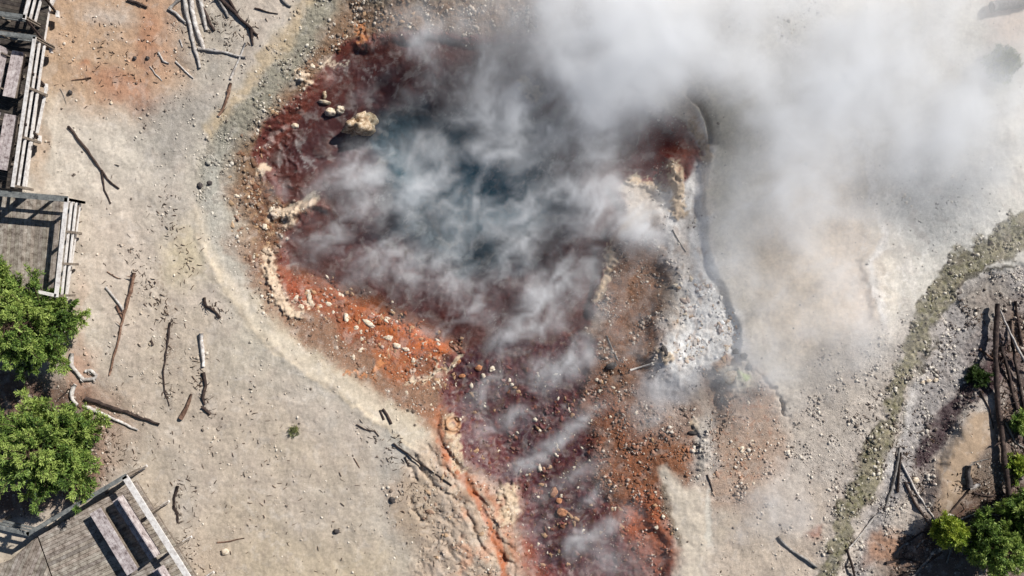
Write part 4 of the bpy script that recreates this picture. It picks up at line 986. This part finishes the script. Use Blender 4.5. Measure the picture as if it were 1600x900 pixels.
# ------------------------------------------------------------------ gravel (uncountable)
def gravel(seed, N):
    r = np.random.RandomState(seed); py = random.Random(seed)
    u = r.uniform(-20, 1620, N*8); v = r.uniform(-20, 920, N*8)
    iu = np.clip(np.searchsorted(xs, (u-800)*K), 0, nx-1); iv = np.clip(np.searchsorted(ys, (450-v)*K), 0, ny-1)
    gg = G[iv, iu]; zz = Z[iv, iu]; cc = C[iv, iu]
    clus = fbm(u/30, v/30, 301, 3)
    pr = (0.035+1.2*np.clip(gg-0.15, 0, 1)**1.4)*(0.12+1.6*np.clip(clus+0.2, 0, 1))*(zz > -1.02)
    keep = np.where(r.uniform(0, 1, len(u)) < pr)[0][:N]
    V_, F_ = ICO[1]; F_ = np.array(F_); nv = len(V_); n = len(keep)
    size = (0.010+0.05*r.uniform(0,1,n)**6+0.016*r.uniform(0,1,n))*(0.7+0.9*np.clip(clus[keep]+0.2, 0, 1))*(0.75+0.5*gg[keep])
    rot = r.uniform(0, 6.28, n); asp = r.uniform(0.6, 1.0, n); fl = r.uniform(0.45, 0.8, n)
    q = V_[None]*(1+r.uniform(-.22, .22, (n, nv)))[..., None]*size[:, None, None]
    q[..., 1] *= asp[:, None]; q[..., 2] *= fl[:, None]
    x = q[..., 0]*np.cos(rot)[:, None]-q[..., 1]*np.sin(rot)[:, None]; y = q[..., 0]*np.sin(rot)[:, None]+q[..., 1]*np.cos(rot)[:, None]
    q[..., 0] = x+((u[keep]-800)*K)[:, None]; q[..., 1] = y+((450-v[keep])*K)[:, None]; q[..., 2] += zz[keep][:, None]+(size*fl*0.1)[:, None]
    # stone colour: local tint, pushed pale or dark
    t = r.uniform(0, 1, n); base = cc[keep]
    pale = np.array(alb(232,222,206)); darkc = np.array(alb(92,80,72))
    f = np.where(t < 0.36, 0.75, 0.0)[:, None]; g_ = np.where(t > 0.74, 0.8, 0.0)[:, None]
    f = f*np.clip((base.mean(1)/0.22), 0.35, 1)[:, None]; colr = base*(1-f)+pale*f; colr = colr*(1-g_)+darkc*g_; colr *= r.uniform(0.85, 1.15, (n, 1))
    m = bpy.data.meshes.new("gravel"); m.vertices.add(n*nv); m.vertices.foreach_set("co", q.astype(np.float32).ravel())
    ff = (F_[None]+(np.arange(n)*nv)[:, None, None]).reshape(-1, 3)
    m.loops.add(ff.size); m.loops.foreach_set("vertex_index", ff.ravel().astype(np.int32))
    m.polygons.add(len(ff)); m.polygons.foreach_set("loop_start", np.arange(0, ff.size, 3, dtype=np.int32)); m.update(calc_edges=True)
    at = m.attributes.new("tone", 'FLOAT_COLOR', 'FACE'); ca = np.ones((len(ff), 4), np.float32); ca[:, :3] = np.repeat(colr, len(F_), 0)
    at.data.foreach_set("color", ca.ravel()); m.materials.append(M['gravel'])
    o = bpy.data.objects.new("gravel", m); COL.objects.link(o)
    return tag(o, "loose pale and brown pebbles scattered over the ground", "gravel", None, "stuff")
gravel(7, 34000)
def rubble(seed, N):
    """coarse crusty rubble of the shores"""
    r = np.random.RandomState(seed)
    u = r.uniform(340, 1180, N*30); v = r.uniform(-10, 910, N*30)
    zn = np.maximum.reduce([0.9*sst(10, -20, sdist([(350,260),(400,170),(470,90),(560,20),(640,-20),(640,40),(560,50),(500,110),(450,160),(410,220),(400,270),(430,330),(425,420),(400,440),(365,380)], u, v)),
        0.75*sst(8, -14, sdist([(425,425),(480,425),(560,455),(640,490),(720,535),(730,590),(690,625),(600,585),(500,500),(450,470)], u, v)),
        0.36*sst(8, -14, sdist([(700,600),(900,560),(1060,660),(1040,780),(1060,900),(820,900),(790,800),(715,700)], u, v)),
        0.5*sst(8, -14, sdist([(1110,600),(1160,580),(1230,660),(1200,760),(1110,760)], u, v)), 0.8*sst(8, -10, sdist([(1062,440),(1110,430),(1155,500),(1155,550),(1110,590),(1050,560)], u, v)),
        0.25*sst(8, -10, sdist([(690,700),(780,750),(830,860),(840,910),(690,910),(650,800)], u, v))])
    cl = fbm(u/22, v/22, 351, 3)
    keep = np.where(r.uniform(0, 1, len(u)) < zn*np.clip(0.15+1.5*cl, 0, 1))[0][:N]
    n = len(keep); V_, F_ = ICO[2]; F_ = np.array(F_); nv = len(V_)
    ku, kv = u[keep], v[keep]; zz = np.maximum(height(ku, kv), WATER-0.01)
    iu = np.clip(np.searchsorted(xs, (ku-800)*K), 0, nx-1); iv = np.clip(np.searchsorted(ys, (450-kv)*K), 0, ny-1)
    base = C[iv, iu]
    size = 0.022+0.062*r.uniform(0, 1, n)**3.5; q = V_[None]*np.ones((n, 1, 1))
    off = r.uniform(0, 50, (n, 1))
    nn = perlin(q[..., 0]*1.6+q[..., 2]+off, q[..., 1]*1.6-q[..., 2]*0.7+off, 5)+0.5*perlin(q[..., 0]*4+off, q[..., 1]*4+q[..., 2]*3, 9)
    q = q*(1+0.75*nn)[..., None]*size[:, None, None]; q[..., 0] *= r.uniform(1, 1.9, (n, 1)); q[..., 2] *= r.uniform(0.3, 0.6, (n, 1))
    rot = r.uniform(0, 6.28, n)[:, None]; x = q[..., 0]*np.cos(rot)-q[..., 1]*np.sin(rot); y = q[..., 0]*np.sin(rot)+q[..., 1]*np.cos(rot)
    q[..., 0] = x+((ku-800)*K)[:, None]; q[..., 1] = y+((450-kv)*K)[:, None]; q[..., 2] += zz[:, None]
    t = r.uniform(0, 1, (n, 1)); tan = np.array(alb(196,160,122)); rust = np.array(alb(150,92,60)); pale = np.array(alb(232,216,192))
    colr = np.where(t < 0.45, base*1.05+0.01, np.where(t < 0.68, rust*0.4+base*0.5, np.where(t < 0.88, tan*0.7+base*0.3, pale)))*r.uniform(0.85, 1.15, (n, 1))
    m = bpy.data.meshes.new("rubble"); m.vertices.add(n*nv); m.vertices.foreach_set("co", q.astype(np.float32).ravel())
    ff = (F_[None]+(np.arange(n)*nv)[:, None, None]).reshape(-1, 3)
    m.loops.add(ff.size); m.loops.foreach_set("vertex_index", ff.ravel().astype(np.int32))
    m.polygons.add(len(ff)); m.polygons.foreach_set("loop_start", np.arange(0, ff.size, 3, dtype=np.int32)); m.update(calc_edges=True)
    at = m.attributes.new("tone", 'FLOAT_COLOR', 'FACE'); ca = np.ones((len(ff), 4), np.float32); ca[:, :3] = np.clip(np.repeat(colr, len(F_), 0), 0, 0.85)
    at.data.foreach_set("color", ca.ravel()); m.materials.append(M['gravel'])
    o = bpy.data.objects.new("rubble", m); COL.objects.link(o)
    return tag(o, "crusty tan and rust rubble along the shores of the hot spring", "rubble", None, "stuff")
rubble(17, 3200)

def litter(seed):
    r = random.Random(seed); m = MB(); pts = []
    zones = [((200,395),(275,520),16,90),((262,520),(262,640),10,40),((300,560),(330,660),14,50),((280,740),(300,880),22,60),((330,470),(345,495),10,25),
             ((120,120),(340,60),60,110),((330,30),(400,60),22,60),((250,300),(300,440),26,70),((610,680),(660,800),24,60),((560,660),(640,740),14,30),
             ((1400,690),(1460,800),22,150),((1440,820),(1400,890),26,200),((1500,750),(1590,790),24,220),((1565,540),(1590,740),18,320),((1510,480),(1590,560),26,120),((1460,700),(1540,600),12,90),
             ((1370,600),(1330,800),18,60),((120,640),(200,720),26,90),((110,760),(170,730),16,60),((640,760),(700,880),26,70),((1100,700),(1160,620),26,40),
             ((100,250),(420,860),150,160),((300,700),(560,860),90,60)]
    for (a, b, sp, n) in zones:
        for k in range(n):
            t = r.random(); u = a[0]+(b[0]-a[0])*t+r.gauss(0, sp*.5); v = a[1]+(b[1]-a[1])*t+r.gauss(0, sp*.5)
            pts.append((u, v, r.uniform(0, 6.28), r.uniform(2, 9)**1.0, r.uniform(.006, .017)))
    for (u, v) , z in zip([(p[0], p[1]) for p in pts], height(np.array([p[0] for p in pts]), np.array([p[1] for p in pts]))):
        pass
    zs = height(np.array([p[0] for p in pts]), np.array([p[1] for p in pts]))
    for (u, v, a, L, rad), z in zip(pts, zs):
        c = PW(u, v, z+rad); d = Vector((math.cos(a), math.sin(a), r.uniform(-.1, .1)))*L*K*0.5
        t = r.uniform(0.5, 1.6); m.tube([c-d, c+d*0.1+Vector((r.uniform(-.02,.02), r.uniform(-.02,.02), 0.01)), c+d], [rad, rad*.9, rad*.5], 5, tone=(t, t*.97, t*.92))
    o = m.build("wood_litter", simple("litter_wood", (alb(50,40,34), alb(84,66,54), alb(128,108,92)), 0.9, 9, attr="tone"))
    tag(o, "fine twigs and bark scraps strewn over the pale ground", "litter", None, "stuff")
litter(3)

# ------------------------------------------------------------------ steam (a real volume over the spring)
def steam():
    VX = 0.125; VZ = 0.2
    u0, u1, v0, v1, za, zb = 380, 1640, -60, 930, -0.95, 3.1
    x0, x1 = (u0-800)*K, (u1-800)*K; y0, y1 = (450-v1)*K, (450-v0)*K
    NX, NY, NZ = int((x1-x0)/VX), int((y1-y0)/VX), int((zb-za)/VZ)
    gx = x0+(np.arange(NX)+.5)*(x1-x0)/NX; gy = y0+(np.arange(NY)+.5)*(y1-y0)/NY; gz = za+(np.arange(NZ)+.5)*(zb-za)/NZ
    XX, YY = np.meshgrid(gx, gy)
    D = np.zeros((NZ, NY, NX), np.float32)
    # puffs: u, v, ru, rv, angle, optical depth, mean height
    PU = [(930,200,80,45,20,1.1,0.1),(850,140,60,40,20,0.8,0.1),(930,40,110,70,0,2.88,1.39),(1010,120,75,70,0,2.7,1.25),(880,30,60,50,0,1.44,1.32),(1060,40,90,80,0,1.62,1.39),(960,150,80,50,30,1.17,0.97),
          (1180,30,120,90,0,1.44,1.39),(1330,130,150,120,0,1.8,1.32),(1270,230,120,90,0,1.35,1.25),(1450,60,120,110,0,1.35,1.39),(1460,190,120,70,0,0.99,1.32),
          (1260,350,120,120,0,0.8,1.11),(1160,450,70,110,0,0.6,0.97),(1270,490,110,80,0,0.75,0.97),(1200,590,60,50,0,0.9,0.8),(1560,200,80,120,0,0.72,1.32),(1500,280,90,50,0,0.41,1.11),
          (1600,80,60,120,0,0.54,1.32),(1150,110,50,60,0,0.32,0.97),(1150,330,50,60,0,0.45,0.9),
          (820,150,80,45,35,0.8,0.6),(760,110,60,30,40,0.6,0.4),(655,70,28,50,10,0.7,0.2),(620,55,60,30,0,0.35,0.2),(690,30,60,30,0,0.45,0.6),
          (880,220,110,45,30,1.3,0.6),(780,200,90,50,20,0.9,0.3),(960,240,50,50,60,0.9,0.6),(690,230,70,26,35,0.7,0),(600,250,70,26,15,0.8,-0.3),
          (570,280,70,34,20,0.9,-0.3),(660,300,50,26,10,0.9,-0.3),(720,320,70,24,5,0.7,-0.2),(540,330,60,26,35,0.8,-0.4),(500,380,55,20,35,0.8,-0.5),
          (870,300,90,30,10,0.9,0),(960,320,70,45,0,1.5,0.2),(1000,350,45,30,0,1.2,0),(920,290,60,30,20,0.8,0.2),(820,330,60,25,30,0.7,-0.2),
          (800,400,70,20,55,0.7,-0.4),(700,410,55,25,50,0.9,-0.4),(640,400,50,30,50,0.7,-0.4),(590,400,40,22,50,0.5,-0.5),(740,460,60,30,40,0.9,-0.5),
          (860,450,70,26,50,0.9,-0.4),(700,500,60,20,25,0.8,-0.6),(830,500,60,30,40,0.9,-0.5),(900,420,30,40,60,0.5,-0.4),(560,430,60,20,20,0.3,-0.6),
          (900,560,60,22,25,0.8,-0.5),(960,450,50,60,0,0.55,-0.4),(1000,480,50,40,0,0.4,-0.4),(850,590,50,25,25,0.5,-0.6),(780,600,60,16,25,0.7,-0.7),
          (868,690,95,13,32,1,-0.6),(790,655,70,10,28,0.5,-0.7),(900,745,80,12,30,0.5,-0.6),(800,845,70,12,30,0.35,-0.7),(820,650,60,16,20,0.5,-0.7),(930,640,30,20,30,0.4,-0.5),(1040,600,34,40,-30,1.5,-0.2),(1020,650,40,26,0,1.1,-0.4),(1070,570,40,25,0,0.6,-0.3),
          (980,560,60,40,0,0.5,-0.4),(935,825,95,20,30,0.7,-0.5),(1000,875,90,28,20,0.8,-0.5),(880,850,60,20,25,0.6,-0.6),(1180,790,50,40,0,0.6,0.2),(1210,800,60,30,0,0.35,0.3),
          (930,770,50,16,30,0.4,-0.6),(640,160,60,14,40,0.35,-0.5),(590,130,50,12,40,0.25,-0.6),(530,110,40,14,20,0.2,-0.7),(440,300,40,20,0,0.15,-0.5),
          (760,270,120,60,10,0.45,0),(720,380,180,90,10,0.25,-0.3),(1090,300,30,100,0,0.25,0.2),(300+90,140,40,20,0,0.2,0.2)]
    zsl = gz[:, None, None]
    a = R(38); ca, sa = math.cos(a), math.sin(a)
    LX = XX*ca+YY*sa; LY = -XX*sa+YY*ca                 # along the drift, across it
    wx = XX+0.35*fbm(XX/1.3, YY/1.3, 401, 3); wy = YY+0.35*fbm(XX/1.3+9, YY/1.3, 411, 3)
    for (u, v, ru, rv, an, tau, zc) in PU:
        cx, cy_ = (u-800)*K*(H-zc)/H, (450-v)*K*(H-zc)/H; c, s = math.cos(R(an)), math.sin(R(an))
        dx, dy = wx-cx, wy-cy_
        q = ((dx*c+dy*s)/(ru*K))**2+((-dx*s+dy*c)/(rv*K))**2
        T = tau*(0.41 if zc < 0.8 else (1.25 if u < 1100 else 0.85))*np.exp(-q*1.1)
        sz = 0.22+0.32*max(0, zc+0.5)
        zp = np.exp(-((gz-zc)/sz)**2); zp /= zp.sum()*(zb-za)/NZ
        D += (T[None]*zp[:, None, None]).astype(np.float32)
    # wisps: stretched along the drift, shifting with height
    for k in range(NZ):
        zz = gz[k]
        px_ = LX+0.9*fbm(XX/1.7, YY/1.7+zz*0.2, 441, 3); py_ = LY+0.9*fbm(XX/1.7+40, YY/1.7-zz*0.2, 451, 3)
        n = fbm(px_/2.3+zz*0.25, py_/1.25+zz*0.4, 421, 5, 0.56)
        n2 = fbm(XX/3.1+zz*0.15, YY/2.7-zz*0.1, 431, 4, 0.55)
        lo = sst(0.4, 1.3, np.full_like(n, zz))
        n3_ = fbm(px_/0.9+zz*0.3, py_/0.34, 461, 3)
        f = np.clip(np.exp(2.5*(0.5*n+0.55*n2+0.34*n3_))-0.30, 0, 3.2)*1.1*(1-lo)+np.clip(np.exp(1.3*(0.4*n+0.7*n2))-0.1, 0, 3)*lo
        D[k] *= f
        pu = 800+XX/K*H/(H-zz); pv = 450-YY/K*H/(H-zz)       # calm gaps over the mud shelf and the eastern lip
        for (gu, gv, ru, rv, am) in [(1078,330,34,110,0.75),(1140,200,60,75,0.5),(1042,228,70,66,0.97),(1102,180,34,46,0.8),(1385,360,50,120,0.45),(1195,410,60,80,0.45),(1120,500,45,60,0.5),(480,180,90,70,0.5),(1150,600,50,40,0.4),(810,40,40,50,0.5)]:
            D[k] *= 1-am*np.exp(-((pu-gu)/ru)**2-((pv-gv)/rv)**2)
    # fade at the borders of the volume
    ex = np.minimum(sst(0, 1.2, gx-x0), sst(0, 1.2, x1-gx)); ey = np.minimum(sst(0, 1.0, gy-y0), sst(0, 1.0, y1-gy)); ez = sst(0, 0.6, zb-gz)
    D *= ez[:, None, None]*ey[None, :, None]*ex[None, None, :]
    D[D < 0.012] = 0
    m = bpy.data.meshes.new("steam"); npt = D.size
    m.vertices.add(npt)
    pos = np.zeros((npt, 3), np.float32); Zg, Yg, Xg = np.meshgrid(gz, gy, gx, indexing='ij')
    pos[:, 0] = Xg.ravel(); pos[:, 1] = Yg.ravel(); pos[:, 2] = Zg.ravel(); m.vertices.foreach_set("co", pos.ravel())
    at = m.attributes.new("dens", 'FLOAT', 'POINT'); at.data.foreach_set("value", D.ravel())
    g = NG("steam_vapour"); vp = g.n("ShaderNodeVolumePrincipled")
    vp.inputs["Color"].default_value = (0.997, 0.998, 1.0, 1); vp.inputs["Density"].default_value = 1.0; vp.inputs["Anisotropy"].default_value = -0.4
    vp.inputs["Density Attribute"].default_value = "density"
    g.l(vp.outputs[0], g.out.inputs["Volume"])
    m.materials.append(g.m)
    o = bpy.data.objects.new("steam", m); COL.objects.link(o)
    gt = bpy.data.node_groups.new("steam_volume", 'GeometryNodeTree')
    gt.interface.new_socket("Geometry", in_out='INPUT', socket_type='NodeSocketGeometry'); gt.interface.new_socket("Geometry", in_out='OUTPUT', socket_type='NodeSocketGeometry')
    N = gt.nodes; L = gt.links
    gi = N.new("NodeGroupInput"); go = N.new("NodeGroupOutput"); vc = N.new("GeometryNodeVolumeCube")
    vc.inputs["Min"].default_value = (x0, y0, za); vc.inputs["Max"].default_value = (x1, y1, zb)
    vc.inputs["Resolution X"].default_value = NX; vc.inputs["Resolution Y"].default_value = NY; vc.inputs["Resolution Z"].default_value = NZ
    pn = N.new("GeometryNodeInputPosition"); sp = N.new("ShaderNodeSeparateXYZ"); L.new(pn.outputs[0], sp.inputs[0])
    def mt(op, p, q):
        x = N.new("ShaderNodeMath"); x.operation = op
        for i, k in enumerate((p, q)):
            if isinstance(k, (int, float)): x.inputs[i].default_value = k
            else: L.new(k, x.inputs[i])
        return x.outputs[0]
    def ind(s, lo, hi, n): 
        t = mt('ROUND', mt('MULTIPLY', mt('SUBTRACT', s, lo), (n-1)/(hi-lo)), 0)
        return mt('MINIMUM', mt('MAXIMUM', t, 0), n-1)
    ix, iy, iz = ind(sp.outputs[0], x0, x1, NX), ind(sp.outputs[1], y0, y1, NY), ind(sp.outputs[2], za, zb, NZ)
    fi = N.new("FunctionNodeFloatToInt"); L.new(mt('ADD', ix, mt('MULTIPLY', mt('ADD', iy, mt('MULTIPLY', iz, NY)), NX)), fi.inputs[0])
    na = N.new("GeometryNodeInputNamedAttribute"); na.data_type = 'FLOAT'; na.inputs[0].default_value = "dens"
    si = N.new("GeometryNodeSampleIndex"); si.data_type = 'FLOAT'; si.domain = 'POINT'
    L.new(gi.outputs[0], si.inputs[0]); L.new(na.outputs[0], si.inputs[1]); L.new(fi.outputs[0], si.inputs["Index"])
    L.new(si.outputs[0], vc.inputs["Density"])
    sm = N.new("GeometryNodeSetMaterial"); sm.inputs["Material"].default_value = g.m
    L.new(vc.outputs[0], sm.inputs[0]); L.new(sm.outputs[0], go.inputs[0])
    md = o.modifiers.new("steam", 'NODES'); md.node_group = gt
    tag(o, "white and grey steam drifting up and right over the hot spring", "steam", None, "stuff")
steam()
